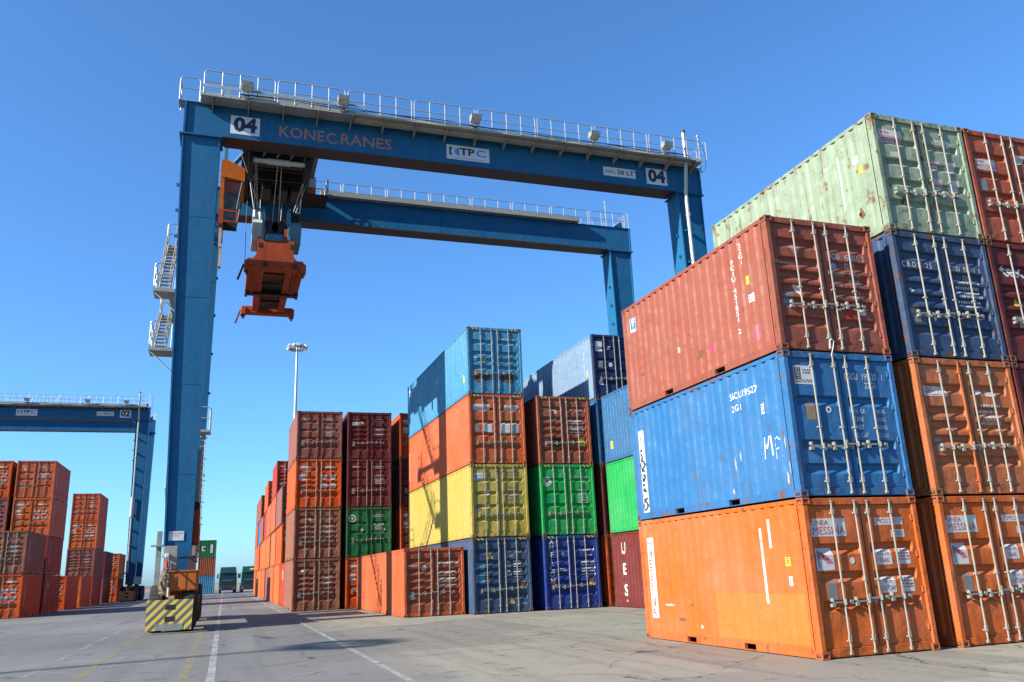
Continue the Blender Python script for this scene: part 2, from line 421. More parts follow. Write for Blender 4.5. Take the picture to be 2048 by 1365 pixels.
PARTS = {}
def parts_of(kind, style, lod):
    key = (kind, style, lod)
    if key in PARTS: return PARTS[key]
    L, H = KIND[kind]; out = []
    def add(name, mb, role, par=-1, loc=(0, 0, 0)):
        out.append((name, mb.mesh(name) if isinstance(mb, MB) else mb, role, par, loc)); return len(out) - 1
    base = (kind, '*', 'walls')
    if base not in PARTS:
        ys, ds = wall_profile(L); q = []
        z0, z1 = .150, H - .080
        q.append(('side_wall', MB().grid(lambda u, v: (WALLX + WALLD * interp(u, ys, ds), u, v), ys, [z0, z1]).mesh('side_wall'), 'paint'))
        q.append(('side_wall', MB().grid(lambda u, v: (W - WALLX - WALLD * interp(u, ys, ds), u, v), ys, [z0, z1]).mesh('side_wall'), 'paint'))
        n = 8; p = (W - .28) / n; xs2, xd2 = [.14], [0.0]
        for i in range(n):
            for f, d in ((.18, 0), (.35, 1), (.65, 1), (.82, 0)): xs2.append(.14 + (i + f) * p); xd2.append(float(d))
        xs2.append(W - .14); xd2.append(0.0)
        q.append(('end_wall', MB().grid(lambda u, v: (u, L - .02 - .045 * interp(u, xs2, xd2), v), xs2, [z0, H - .1]).mesh('end_wall'), 'paint'))
        q.append(('roof', MB().box(.03, W - .03, .06, L - .03, H - .045, H - .02).mesh('roof'), 'frame'))
        q.append(('floor', MB().box(.05, W - .05, .1, L - .05, .12, .15).mesh('floor'), 'gasket'))
        PARTS[base] = q
    for nm, me, role in PARTS[base]: add(nm, me, role)
    def rails(xa, xb):
        tr = MB().cbox(xa + .002, xb - .002, .17, L - .17, H - .088, H - .010, .008)
        br = MB()
        if kind == '20':
            c = L / 2; cuts = [(c - 1.03 - .18, c - 1.03 + .18), (c + 1.03 - .18, c + 1.03 + .18)]
            br.box(xa, xb, .17, L - .17, .135, .160)
            y = .17
            for a, b in cuts + [(L - .17, None)]:
                br.box(xa, xb, y, a, .018, .135)
                if b: y = b
            for a, b in cuts:
                br.box(xa, xb, a, b, .018, .03)
        else:
            br.cbox(xa, xb, .17, L - .17, .018, .158, .006)
        return tr, br
    Lr = rails(.006, .070); Rr = rails(W - .070, W - .006)
    posts = [MB().cbox(.008, .112, .010, .168, .110, H - .110, .012), MB().cbox(W - .112, W - .008, .010, .168, .110, H - .110, .012),
             MB().cbox(.008, .14, L - .16, L - .010, .110, H - .110, .012), MB().cbox(W - .14, W - .008, L - .16, L - .010, .110, H - .110, .012)]
    # a slot-like lashing bar on the rear posts
    for mb, xx in ((posts[0], .0), (posts[1], W)):
        for zf in (.16, .42, .70, .9):
            z = H * zf
            mb.box(xx + (.001 if xx == 0 else -.008), xx + (.008 if xx == 0 else -.001), .11, .135, z, z + .09)
    header = MB().cbox(.112, W - .112, .018, .15, H - .128, H - .010, .008)
    sill = MB().cbox(.112, W - .112, .040, .15, .018, .158, .008)
    sill.box(.20, .50, .030, .0399, .03, .06).box(W - .50, W - .20, .030, .0399, .03, .06)
    ft = MB().box(.14, W - .14, L - .10, L - .008, H - .10, H - .012)
    fb = MB().box(.14, W - .14, L - .10, L - .008, .018, .150)
    if lod >= 2:
        for r in (Lr, Rr): add('top_rail', r[0], 'frame'); add('bottom_rail', r[1], 'frame')
        for p_ in posts: add('corner_post', p_, 'frame')
        add('door_header', header, 'frame'); add('door_sill', sill, 'frame'); add('end_rail', ft, 'frame'); add('end_rail', fb, 'frame')
        for sx_ in (1, -1):
            for sy_ in (1, -1):
                for sz_ in (1, -1):
                    add('corner_casting', CAST[(sx_, sy_, sz_)], 'cast', -1, (0 if sx_ > 0 else W, 0 if sy_ > 0 else L, 0 if sz_ > 0 else H))
    else:
        fr = MB()
        for mb in (*Lr, *Rr, *posts, header, sill, ft, fb):
            b = len(fr.v); fr.v += mb.v; fr.f += [tuple(b + i for i in f) for f in mb.f]
        for x in (0, W - .162):
            for y in (0, L - .178):
                for z in (0, H - .118): fr.box(x, x + .162, y, y + .178, z, z + .118)
        add('frame', fr, 'frame')
    zb, zd = door_breaks(H, style)
    doors = []
    for d in (0, 1):
        xb, xd = door_xb(d)
        mb = MB().grid(lambda u, v: (u, YD + DEEP * interp(v, zb, zd) * interp(u, xb, xd), v), xb, zb)
        a, b = DX[d]; z0, z1 = door_z(H)
        mb.box(a, a + .004, YD + .0005, YD + .05, z0, z1).box(b - .004, b, YD + .0005, YD + .05, z0, z1).box(a + .004, b - .004, YD + .0005, YD + .05, z0, z0 + .004).box(a + .004, b - .004, YD + .0005, YD + .05, z1 - .004, z1)
        doors.append(add('door', mb, 'paint'))
    add('gasket', MB().box(W / 2 - .011, W / 2 + .011, YD + .012, YD + .03, .165, H - .135).box(.113, .117, YD + .01, YD + .03, .16, H - .13).box(W - .117, W - .113, YD + .01, YD + .03, .16, H - .13).box(.118, W - .118, YD + .012, YD + .03, H - .134, H - .1285).box(.118, W - .118, YD + .012, YD + .03, .1585, .164), 'gasket')
    ry = .020
    for k, xr in enumerate((.60, 1.085, 1.353, 1.838)):
        d = 0 if k < 2 else 1
        rod = MB().tube((xr, ry, .075), (xr, ry, H - .065), .0155, 8 if lod >= 2 else 5)
        rod.box(xr - .022, xr + .022, ry - .018, .0395, .05, .095).box(xr - .022, xr + .022, ry - .018, .0175, H - .082, H - .045)
        if lod >= 2:
            for z in (.24, H * .46, H - .29):
                rod.box(xr - .025, xr + .025, ry - .02, ry + .012, z, z + (.10 if z > H * .8 or z < .3 else .04))
                rod.box(xr - .04, xr - .0255, ry + .0, YD + .001, z + .01, z + .035).box(xr + .0255, xr + .04, ry + .0, YD + .001, z + .01, z + .035)
        add('lock_rod', rod, 'rod', doors[d])
        zh = .86 if k in (0, 1) else .90
        if lod >= 2:
            h = MB().box(xr - .25, xr + .02, ry - .030, ry - .0185, zh, zh + .028)
            h.tube((xr, ry - .03, zh - .03), (xr, ry - .03, zh + .06), .024, 8)
            h.box(xr - .27, xr - .21, ry - .032, YD, zh - .055, zh - .002).box(xr - .255, xr - .225, ry - .034, YD, zh + .03, zh + .085)
            h.box(xr + .03, xr + .16, ry + .005, ry + .025, zh + .004, zh + .02).box(xr + .12, xr + .18, ry - .01, YD, zh - .03, zh + .045)
        else:
            h = MB().box(xr - .26, xr + .16, ry - .03, ry - .019, zh, zh + .03)
        add('handle', h, 'handle', doors[d])
    if lod >= 2:
        for d, xh in ((0, .128), (1, W - .128)):
            for zf in (.10, .37, .63, .90):
                z = .16 + zf * (H - .30)
                mb = MB().cbox(xh - .035, xh + .035, .028, YD + .001, z - .055, z + .055, .008)
                mb.tube((xh + (-.032 if d == 0 else .032), .03, z - .07), (xh + (-.032 if d == 0 else .032), .03, z + .07), .014, 6)
                add('hinge', mb, 'frame', doors[d])
    PARTS[key] = out
    return out

class Cont: pass
N_CONT = 0
def container(x, y, z, kind, color, style='p4', lod=2, label='', flip=False, hazard=False, rodmat=None, jit=0.0):
    global N_CONT
    L, H = KIND[kind]; N_CONT += 1
    rz = math.pi if flip else 0.0
    ox = rng.uniform(-jit, jit); oy = rng.uniform(-jit, jit)
    root = empty('shipping_container', ((x + W if flip else x) + ox, (y + L if flip else y) + oy, z), rz)
    tag(root, label, 'container', 'stacked shipping containers')
    made = []
    for nm, me, role, par, loc in parts_of(kind, style, lod):
        mt = {'paint': PAINT[color], 'frame': FRAME[color], 'rod': rodmat or M_ROD, 'handle': M_HANDLE, 'gasket': M_BLACK, 'cast': CASTM[color]}[role]
        o = obj(nm, me, mt, root if par < 0 else made[par], loc); made.append(o)
    c = Cont(); c.root = root; c.kind = kind; c.style = style; c.L = L; c.H = H; c.doors = [o for o in made if o.name.split('.')[0] == 'door']
    if hazard:
        for xx in ((.16, .50), (W - .50, W - .16)) if hazard == 1 else ((.16, W - .16),):
            obj('hazard_stripe', MB().box(xx[0], xx[1], .0135, .0175, H - .108, H - .03), M_HAZ, root)
    return c

# ---- lettering and stickers that follow the pressed metal
TXT = {}
def text_data(s, size, bold):
    if any(ch in s for ch in 'MW'): bold = 0.0   # these glyphs fold over themselves when thickened
    k = (s, bold)
    if k not in TXT:
        cu = bpy.data.curves.new('lettering', 'FONT'); cu.body = s; cu.size = 1.0; cu.align_x = 'CENTER'; cu.align_y = 'CENTER'
        cu.resolution_u = 2; cu.offset = bold; cu.fill_mode = 'FRONT'
        o = bpy.data.objects.new('lettering_tmp', cu); me = bpy.data.meshes.new_from_object(o)
        vs = [v.co.copy() for v in me.vertices]; fs = [tuple(p.vertices) for p in me.polygons]
        bpy.data.objects.remove(o); bpy.data.curves.remove(cu); bpy.data.meshes.remove(me); TXT[k] = (vs, fs)
    return TXT[k]
DEC = {}
def decal_mesh(kind, style, face, shape, u, v, lift):
    # shape: list of (verts2d, faces); u,v centre on the face
    L, H = KIND[kind]
    bm = bmesh.new()
    for vs, fs in shape:
        bv = [bm.verts.new((u + (-a if face == 'left' else a), v + b, 0)) for a, b in vs]
        for f in fs:
            try: bm.faces.new([bv[i] for i in f])
            except ValueError: pass
    us = [q.co.x for q in bm.verts]; vv = [q.co.y for q in bm.verts]
    lo, hi, vlo, vhi = min(us), max(us), min(vv), max(vv)
    if face == 'door':
        cutu = door_xb(0)[0] + door_xb(1)[0]; cutv = door_breaks(H, style)[0]
    else:
        cutu = wall_profile(L)[0]; cutv = []
    for c in cutu:
        if lo < c < hi: bmesh.ops.bisect_plane(bm, geom=list(bm.verts) + list(bm.edges) + list(bm.faces), plane_co=(c, 0, 0), plane_no=(1, 0, 0), dist=1e-5)
    for c in cutv:
        if vlo < c < vhi: bmesh.ops.bisect_plane(bm, geom=list(bm.verts) + list(bm.edges) + list(bm.faces), plane_co=(0, c, 0), plane_no=(0, 1, 0), dist=1e-5)
    if face != 'door': ys, ds = wall_profile(L)
    for q in bm.verts:
        a, b = q.co.x, q.co.y
        if face == 'door': q.co = (a, door_y(kind, style, a, b) - lift, b)
        elif face == 'left': q.co = (WALLX + WALLD * interp(a, ys, ds) - lift, a, b)
        else: q.co = (W - WALLX - WALLD * interp(a, ys, ds) + lift, a, b)
    return MB().addbm(bm).mesh('marking')
def put(c, name, face, shape, u, v, mat, lift):
    par = c.root
    if face == 'door': par = c.doors[0 if u < W / 2 else 1]
    me = decal_mesh(c.kind, c.style, face, shape, u, v, lift)
    return obj(name, me, mat, par)
def quad(w, h): return ([(-w / 2, -h / 2), (w / 2, -h / 2), (w / 2, h / 2), (-w / 2, h / 2)], [(0, 1, 2, 3)])
def sticker(c, face, u, v, w, h, mat=None, name='sticker', lift=.003): return put(c, name, face, [quad(w, h)], u, v, mat or M_WHITE, lift)
def txt(c, face, s, u, v, size, mat=None, lift=.0055, bold=.01,  rot=0, sx=1.0, stack=0.0, name='lettering'):
    sh = []
    def one(ch, du, dv):
        vs, fs = text_data(ch, size, bold); ca, sa = math.cos(rot), math.sin(rot)
        return ([(du + (p.x * sx * ca - p.y * sa) * size, dv + (p.x * sx * sa + p.y * ca) * size) for p in vs], fs)
    if stack:
        n = len(s)
        for i, ch in enumerate(s):
            if ch != ' ': sh.append(one(ch, 0, (n - 1) / 2 * stack - i * stack))
    else: sh.append(one(s, 0, 0))
    return put(c, name, face, sh, u, v, mat or M_LET_W, lift)
def shapes(c, face, u, v, pieces, mat, name='emblem', lift=.0055): return put(c, name, face, pieces, u, v, mat, lift)
def disc(r, n=20, cx=0, cy=0, r0=None):
    if r0 is None: return ([(cx + r * math.cos(2 * math.pi * i / n), cy + r * math.sin(2 * math.pi * i / n)) for i in range(n)], [tuple(range(n))])
    vs = [(cx + q * math.cos(2 * math.pi * i / n), cy + q * math.sin(2 * math.pi * i / n)) for q in (r0, r) for i in range(n)]
    return (vs, [(i, (i + 1) % n, n + (i + 1) % n, n + i) for i in range(n)])
def bars(rows):  # rows of (u, v, w, h) small bars standing for print too small to read
    return [([(u - w / 2, v - h / 2), (u + w / 2, v - h / 2), (u + w / 2, v + h / 2), (u - w / 2, v + h / 2)], [(0, 1, 2, 3)]) for u, v, w, h in rows]
def smallprint(c, u, v, w, lines, lh, seed, face='door', mat=None):
    r = random.Random(seed); rows = []
    for i in range(lines):
        x = -w / 2
        while x < w / 2 - .02:
            ww = r.uniform(.02, .06); rows.append((x + ww / 2, (lines / 2 - i) * lh, ww, lh * .5)); x += ww + r.uniform(.012, .03)
    o = shapes(c, face, u, v, bars(rows), mat or M_LET_W, 'small_print'); o['kind'] = 'stuff'; return o
def generic(c, seed, wh=True):
    # the usual door marks of a container too far off to read
    r = random.Random(seed); H = c.H
    if wh == 'tags':
        sticker(c, 'door', .50, H - .50, .62, .22); sticker(c, 'door', 1.80, H - .45, .55, .12)
        for z in (H - .98, H - 1.42): sticker(c, 'door', 1.50, z, .36, .24); sticker(c, 'door', 1.98, z, .28, .24)
        sticker(c, 'door', .36, H - .98, .34, .30); sticker(c, 'door', .42, H - 1.50, .16, .28, M_PLATE, 'data_plate')
    else:
        smallprint(c, 1.72, H - .50, .60, 2, .09, seed)
        smallprint(c, 1.76, H - 1.15, .55, 6, .085, seed + 1)
        sticker(c, 'door', .36, H * .33, .17, .28, M_PLATE, 'data_plate')
        if r.random() < .5: shapes(c, 'door', r.uniform(.4, .9), H - .6, [disc(.07)], M_LET_W, 'sticker')
        if r.random() < .5: smallprint(c, .52, H - .48, .42, 1, .10, seed + 2)

TIER = ['bottom', 'second', 'third', 'top', 'topmost']
def tname(i, n): return 'bottom tier' if i == 0 and n > 1 else ('top tier' if i == n - 1 else ('second tier' if i == 1 else 'third tier'))
def stack(x, y, kind, items, desc, lod=2, jit=.0, gap=.012, flip=False, hazard=False):
    z = 0.0; out = []
    H = KIND[kind][1]
    for i, (color, words, style) in enumerate(items):
        lab = '%s container, %s of %s' % (words, tname(i, len(items)), desc) if len(items) > 1 else '%s container, %s' % (words, desc)
        out.append(container(x, y, z, kind, color, style, lod, lab, flip, hazard and 1, jit=jit)); z += H + gap
    return out

# --- the near stacks
A = stack(0, 0, '20', [('orange', 'orange', 'p3'), ('blue', 'bright blue', 'p3b'), ('brick', 'brick red', 'p6')], 'the nearest stack, three high')
B = stack(2.93, 0, '20', [('orange', 'orange', 'p3'), ('orange_warm', 'faded orange brown', 'p5'), ('navy_faded', 'worn navy blue', 'p6'), ('green_pale', 'pale green rusty', 'p4')], 'the stack right of the nearest one')
Cn = stack(5.41, 0, '20', [('rust_brown', 'rust brown', 'p5'), ('maroon', 'dark red', 'p5'), ('maroon', 'maroon white lettered', 'p5'), ('rust_red', 'rusty orange red', 'p4')], 'the stack cut by the right edge')

# nearest, bottom: orange with white name panels
c = A[0]; H = 2.591
def name_tags(c, seed):
    sticker(c, 'door', .50, H - .50, .72, .30)
    txt(c, 'door', 'LINEA', .335, H - .425, .125, M_LET_R, bold=0.0)
    txt(c, 'door', 'MESSINA', .50, H - .56, .185, M_LET_R, bold=0.0, sx=.93)
    sticker(c, 'door', .345, H - 1.02, .36, .36)
    fl = [([(-.13, -.15), (-.115, -.15), (-.145, .15), (-.16, .15)], [(0, 1, 2, 3)])]
    shapes(c, 'door', .345, H - 1.02, fl, M_LET_K, 'flag_staff')
    shapes(c, 'door', .345, H - 1.02, [([(-.14, .13), (-.05, .12), (.03, .06), (.09, .02), (.16, -.07), (.05, -.08), (.0, -.03), (-.06, .0), (-.13, .01)], [tuple(range(9))])], M_PINK, 'flag')
    shapes(c, 'door', .345, H - 1.02, [disc(.035, 4, -.04, .055)] + bars([(-.10, .07, .03, .02), (.04, .0, .05, .014), (-.02, .02, .04, .014)]), M_LET_K, 'flag_emblem', .008)
    sticker(c, 'door', 1.79, H - .42, .62, .125); sticker(c, 'door', 1.95, H - .63, .30, .13)
    num = {1: ('LMCU', '205139'), 2: ('LMCU', '107'), 3: ('LMCU', '308270')}[seed]
    txt(c, 'door', num[0] + ' ' + num[1], 1.80, H - .42, .115, M_LET_R, bold=.006, sx=.95)
    txt(c, 'door', '22G1', 1.95, H - .63, .11, M_LET_R, bold=.006)
    for z, t1, t2 in ((H - 1.02, 'M.G.W.', 'TARE'), (H - 1.48, 'NET', 'CU.CAP')):
        sticker(c, 'door', 1.58, z, .33, .26); sticker(c, 'door', 2.0, z, .28, .26)
        txt(c, 'door', t1, 1.57, z + .06, .10, M_LET_R, bold=.006, sx=.9); txt(c, 'door', t2, 1.57, z - .06, .10, M_LET_R, bold=.006, sx=.9)
        smallprint(c, 2.0, z, .22, 4, .05, seed, mat=M_LET_R)
    sticker(c, 'door', .42, H - 1.54, .19, .32, M_PLATE, 'data_plate')
name_tags(A[0], 1); name_tags(B[0], 2)
shapes(A[0], 'door', .90, H - 1.06, [disc(.055)], M_WHITE, 'round_sticker')
sticker(A[0], 'left', 5.60, H * .51, .30, 1.74, lift=.002)
txt(A[0], 'left', 'LINEA', 5.60, H * .80, .10, M_LET_R, bold=.006)
txt(A[0], 'left', 'MESSINA', 5.60, H * .46, .26, M_LET_R, bold=.014, stack=.205)
sticker(A[0], 'left', 1.30, H * .58, .07, 1.30); sticker(A[0], 'left', 1.03, H * .79, .07, .5)
txt(A[0], 'left', 'LMCU 205139', 1.30, H * .58, .085, M_LET_R, bold=.006, stack=.105); txt(A[0], 'left', '22G1', 1.03, H * .79, .075, M_LET_R, bold=.006, stack=.10)
sticker(A[0], 'left', .62, H * .60, .12, .15, M_YEL); sticker(A[0], 'left', .60, H * .475, .11, .16)
sticker(A[0], 'left', 1.62, H * .235, 2.75, .82, paint('repaint_orange', (.58, .150, .024), .15, .5, .2, .3), 'repainted_patch', .002)
smallprint(A[0], .62, H * .60, .09, 3, .035, 5, 'left', M_LET_K); smallprint(A[0], .60, H * .475, .08, 3, .035, 6, 'left', M_LET_K)
# nearest, middle: blue
c = A[1]
sticker(c, 'door', .42, H - .44, .40, .34)
for k in range(3):
    sticker(c, 'door', .30, H - .335 - k * .075, .13, .068, M_LET_K, 'emblem_tile', .0045)
    txt(c, 'door', ('SO', 'GE', 'CO')[k], .30, H - .335 - k * .075, .075, M_WHITE, .007, .004)
smallprint(c, .50, H - .40, .18, 2, .05, 31, mat=M_LET_K); smallprint(c, .42, H - .565, .34, 2, .03, 32, mat=M_LET_K)
txt(c, 'door', 'SGCU', 1.46, H - .44, .17, bold=.008, sx=.68); txt(c, 'door', '195527', 1.86, H - .44, .17, bold=.008, sx=.68); txt(c, 'door', '1', 2.16, H - .44, .15, bold=.0)
txt(c, 'door', '22G1', 1.87, H - .60, .16, bold=.008, sx=.75)
for k, (t1, t2) in enumerate((('MAX. GR.', '30480 KG'), ('TARE', '2210 KG'), ('NET', '28270 KG'), ('CU. CAP.', '33.2 CBM'))):
    txt(c, 'door', t1, 1.50, H - 1.08 - k * .145, .115, bold=.004, sx=.75); txt(c, 'door', t2, 1.97, H - 1.08 - k * .145, .105, bold=.0, sx=.65)
sticker(c, 'door', .48, H - 1.10, .20, .30, M_PLATE_BR, 'data_plate'); shapes(c, 'door', .86, H - 1.06, [disc(.06, r0=.03)], M_LET_W, 'round_sticker')
sticker(c, 'left', 5.62, H * .42, .26, 1.95, lift=.002)
for k in range(3): txt(c, 'left', ('SO', 'GE', 'CO')[k], 5.62, H * .76 - k * .10, .115, M_LET_K, bold=.008)
txt(c, 'left', 'SOGECO', 5.62, H * .345, .34, M_LET_K, bold=.03, stack=.235)
txt(c, 'left', 'SGCU 195527 1', 1.30, H - .52, .19, bold=.008, sx=.8); txt(c, 'left', '22G1', 1.62, H - .76, .18, bold=.008, sx=.85)
sticker(c, 'left', .80, H - .92, .13, .20); smallprint(c, .80, H - .92, .11, 4, .045, 9, 'left', M_LET_K)
def stroke(pts, w):
    vs = []; fs = []
    for i, (a, b) in enumerate(pts):
        p0 = pts[max(i - 1, 0)]; p1 = pts[min(i + 1, len(pts) - 1)]; d = Vector((p1[0] - p0[0], p1[1] - p0[1])).normalized()
        vs += [(a - d.y * w, b + d.x * w), (a + d.y * w, b - d.x * w)]
    fs = [(2 * i, 2 * i + 1, 2 * i + 3, 2 * i + 2) for i in range(len(pts) - 1)]
    return (vs, fs)
shapes(c, 'left', .66, H * .37, [stroke([(-.25, -.20), (-.21, .19), (-.19, .19), (-.13, -.02), (-.11, -.02), (-.03, .19), (-.01, .19), (.0, -.16)], .010),
      stroke([(.26, .08), (.20, .14), (.12, .10), (.09, .0), (.13, -.07), (.22, -.06)], .010), stroke([(.10, -.04), (.09, -.24)], .010)], M_GRAF, 'chalk_scrawl')
# nearest, top: brick red
c = A[2]
txt(c, 'door', 'FCIU', 1.50, H - .70, .17, bold=.006, sx=.66); txt(c, 'door', '451851', 1.89, H - .70, .17, bold=.006, sx=.66); txt(c, 'door', '2', 2.17, H - .70, .16, bold=.0, sx=.8)
shapes(c, 'door', 1.50, H - .86, [disc(.075)], M_LET_B, 'round_sticker'); shapes(c, 'door', 1.50, H - .86, [disc(.05, r0=.025)], M_LET_W, 'round_sticker', .008)
txt(c, 'door', '22G1', 1.88, H - .85, .15, bold=.006, sx=.75)
for k, (t1, t2) in enumerate((('MAX.GROSS', '30480 KG'), ('', '67200 LB'), ('TARE', '2180 KG'), ('', '4810 LB'), ('NET', '28300 KG'), ('', '62390 LB'), ('CU.CAP.', '33.2 CUM'))):
    if t1: txt(c, 'door', t1, 1.50, H - 1.04 - k * .115, .085, bold=.006, sx=.85)
    txt(c, 'door', t2, 1.93, H - 1.04 - k * .115, .08, bold=.006, sx=.8)
shapes(c, 'door', .62, H - .62, [([(-.13, .05), (0, .12), (.13, .05), (0, -.15)], [(0, 1, 2, 3)])], plain('faded_mark', (.40, .20, .16), .6), 'faded_emblem')
shapes(c, 'door', .60, H - 1.42, [([(-.12, .10), (.12, .10), (0, -.14)], [(0, 1, 2)])], M_WHITE, 'triangle_sticker')
txt(c, 'door', 'www.florens.com', .36, H - .88, .075, bold=.006)
sticker(c, 'door', .36, H - 1.62, .20, .34, M_PLATE, 'data_plate'); sticker(c, 'door', 1.66, H - 1.80, .26, .26, PAINT['red'], 'repainted_patch'); sticker(c, 'door', 1.95, H - 1.78, .18, .12)
sticker(c, 'left', 5.50, H * .80, .30, .36, M_WHITE); sticker(c, 'left', 5.50, H * .815, .24, .28, M_LET_B, 'emblem_tile', .0045); txt(c, 'left', 'F', 5.50, H * .82, .26, M_WHITE, .0075, .02)
smallprint(c, 5.50, H * .75, .2, 1, .04, 4, 'left', M_LET_B)
txt(c, 'left', 'FCIU 451851 2', 1.22, H * .53, .135, bold=.014, stack=.118); txt(c, 'left', '22G1', .92, H * .83, .13, bold=.014, stack=.115)
sticker(c, 'left', .78, H * .60, .14, .17, M_YEL); sticker(c, 'left', .72, H * .46, .14, .17); smallprint(c, .72, H * .46, .11, 4, .04, 7, 'left', M_LET_K)
sticker(c, 'left', .66, H * .19, .26, .30, plain('scuffed_patch', (.30, .07, .08), .6), 'scuffed_patch', .002); sticker(c, 'left', 2.2, H * .23, .20, .18, plain('magenta_patch', (.42, .04, .09), .6), 'paint_dab', .002)
sticker(c, 'left', 1.0, H * .27, 1.3, .55, PAINT['brick'], 'repainted_patch', .0015)
# B stack
c = B[1]
sticker(c, 'door', .46, H - .64, .58, .20); txt(c, 'door', 'LINEA', .32, H - .585, .085, M_LET_R, bold=.006); txt(c, 'door', 'MESSINA', .48, H - .675, .13, M_LET_R, bold=.006)
sticker(c, 'door', 1.82, H - .66, .26, .12); sticker(c, 'door', 1.55, H - .64, .16, .10); smallprint(c, 1.80, H - .66, .2, 2, .05, 3, mat=M_LET_R)
smallprint(c, 1.76, H - 1.12, .5, 4, .11, 44); sticker(c, 'door', .36, H - 1.66, .16, .26, M_PLATE, 'data_plate')
c = B[2]
txt(c, 'door', 'C R O N O S', .56, H - .70, .17, bold=.008, sx=.80)
txt(c, 'door', 'CRSU', 1.53, H - .70, .16, bold=.006, sx=.66); txt(c, 'door', '935340', 1.90, H - .70, .16, bold=.006, sx=.66); txt(c, 'door', '0', 2.17, H - .70, .15, bold=.0, sx=.8)
txt(c, 'door', '22G1', 1.88, H - .86, .15, bold=.004, sx=.75); smallprint(c, 1.82, H - 1.28, .60, 6, .10, 81); sticker(c, 'door', .34, H - 1.72, .18, .34, M_PLATE, 'data_plate')
shapes(c, 'door', .34, H - 1.22, [disc(.05, r0=.02)], M_LET_W, 'round_sticker'); shapes(c, 'door', .78, H - 1.76, [([(-.09, .07), (.09, .07), (0, -.1)], [(0, 1, 2)])], M_WHITE, 'triangle_sticker')
c = B[3]
sticker(c, 'door', .46, H - .46, .62, .26); txt(c, 'door', 'LINEA', .32, H - .395, .10, M_PINK, bold=.006); txt(c, 'door', 'MESSINA', .46, H - .52, .15, M_PINK, bold=.006)
sticker(c, 'door', 1.85, H - .46, .42, .14); txt(c, 'door', 'LMCU 6', 1.80, H - .46, .10, M_PINK, bold=.006)
for z in (H - 1.0, H - 1.42): sticker(c, 'door', 1.52, z, .28, .22); sticker(c, 'door', 1.97, z, .28, .24); smallprint(c, 1.52, z, .22, 3, .06, 5, mat=M_PINK)
sticker(c, 'door', .50, H - .88, .22, .12, plain('faded_sticker', (.5, .5, .45), .6))
sticker(c, 'left', 1.12, H * .58, .075, 1.25); sticker(c, 'left', .62, H * .70, .14, .16); sticker(c, 'left', .53, H * .59, .14, .15, M_YEL)
txt(c, 'left', '22G1', 1.45, H * .78, .12, bold=.01); sticker(c, 'left', 5.62, H * .44, .28, 1.6, lift=.002); txt(c, 'left', 'MESSINA', 5.62, H * .42, .26, M_LET_R, bold=.014, stack=.2)
sticker(c, 'left', 1.30, H * .10, .55, .34, PAINT['green'], 'repainted_patch', .002)
# C stack
c = Cn[3]
sticker(c, 'door', .50, H - .80, .56, .24); txt(c, 'door', 'LINEA', .34, H - .735, .10, M_LET_R, bold=.006); txt(c, 'door', 'MESSINA', .50, H - .85, .145, M_LET_R, bold=.006)
sticker(c, 'door', .33, H - 1.30, .18, .26, M_PLATE, 'data_plate'); sticker(c, 'door', 1.55, H - .55, .3, .2)
c = Cn[2]
txt(c, 'door', 'tex', .62, H - .62, .44, bold=.02); shapes(c, 'door', .60, H - 1.30, [([(-.1, -.09), (.1, -.09), (0, .1)], [(0, 1, 2)])], M_YEL, 'warning_triangle')
sticker(c, 'door', .60, H - 1.72, .2, .28, M_PLATE, 'data_plate')
generic(Cn[1], 41); generic(Cn[0], 42)
obj('loose_seal_cable', MB().path([(1.02, -.015, .06), (1.01, -.05, .16), (1.06, -.06, .22), (1.11, -.05, .18), (1.09, -.04, .08), (1.04, -.03, -.06), (1.03, -.02, -.1)], .006), M_GRAF, A[2].root)

orr = [o for o in B[1].doors[0].children if o.name.split('.')[0] == 'lock_rod'][1]
orr.material_slots[0].link = 'OBJECT'; orr.material_slots[0].material = PAINT['orange']; orr['label'] = 'orange painted locking bar'

# worn spots with a shape of their own on the near boxes
M_BARE = paint('worn_rust_spot', (.17, .075, .035), 1.2, .7, .3, .6)
M_BARE2 = paint('pale_scuff', (.42, .36, .28), .8, .7, .3, .6)
def blotch(c, face, u, v, w, h, seed, mat=None, name='worn_spot'):
    r = random.Random(seed); n = 16; pts = []
    for i in range(n):
        t = 2 * math.pi * i / n; q = r.uniform(.45, 1.0); pts.append((.5 * w * q * math.cos(t), .5 * h * q * math.sin(t)))
    pts.append((0, 0))
    return put(c, name, face, [(pts, [(i, (i + 1) % n, n) for i in range(n)])], u, v, mat or M_BARE, .0012)
rw = random.Random(77)
for k in range(9): blotch(B[3], 'left', rw.uniform(.25, 5.6), rw.choice([rw.uniform(.25, .7), rw.uniform(1.9, 2.4)]), rw.uniform(.08, .30), rw.uniform(.12, .45), 800 + k)
for k in range(12): blotch(A[1], 'left', rw.uniform(.2, .34) if k < 6 else rw.uniform(1.4, 5.2), rw.uniform(.25, 1.2) if k < 6 else rw.uniform(.25, 1.6), rw.uniform(.02, .07), rw.uniform(.08, .35), 820 + k, M_BARE if k % 2 else M_BARE2)
for k in range(8): blotch(A[2], 'left', rw.uniform(.5, 5.5), rw.uniform(.3, 1.5), rw.uniform(.05, .22), rw.uniform(.05, .25), 840 + k, M_BARE2 if k % 3 == 0 else M_BARE)
for k in range(6): blotch(A[0], 'left', rw.uniform(.8, 5.0), rw.uniform(.25, .9), rw.uniform(.05, .5), rw.uniform(.03, .12), 860 + k, M_BARE2 if k % 2 else M_BARE)
for k in range(7): blotch(B[2], 'door', rw.uniform(.2, 2.2), rw.uniform(.25, .8), rw.uniform(.05, .15), rw.uniform(.05, .2), 880 + k)
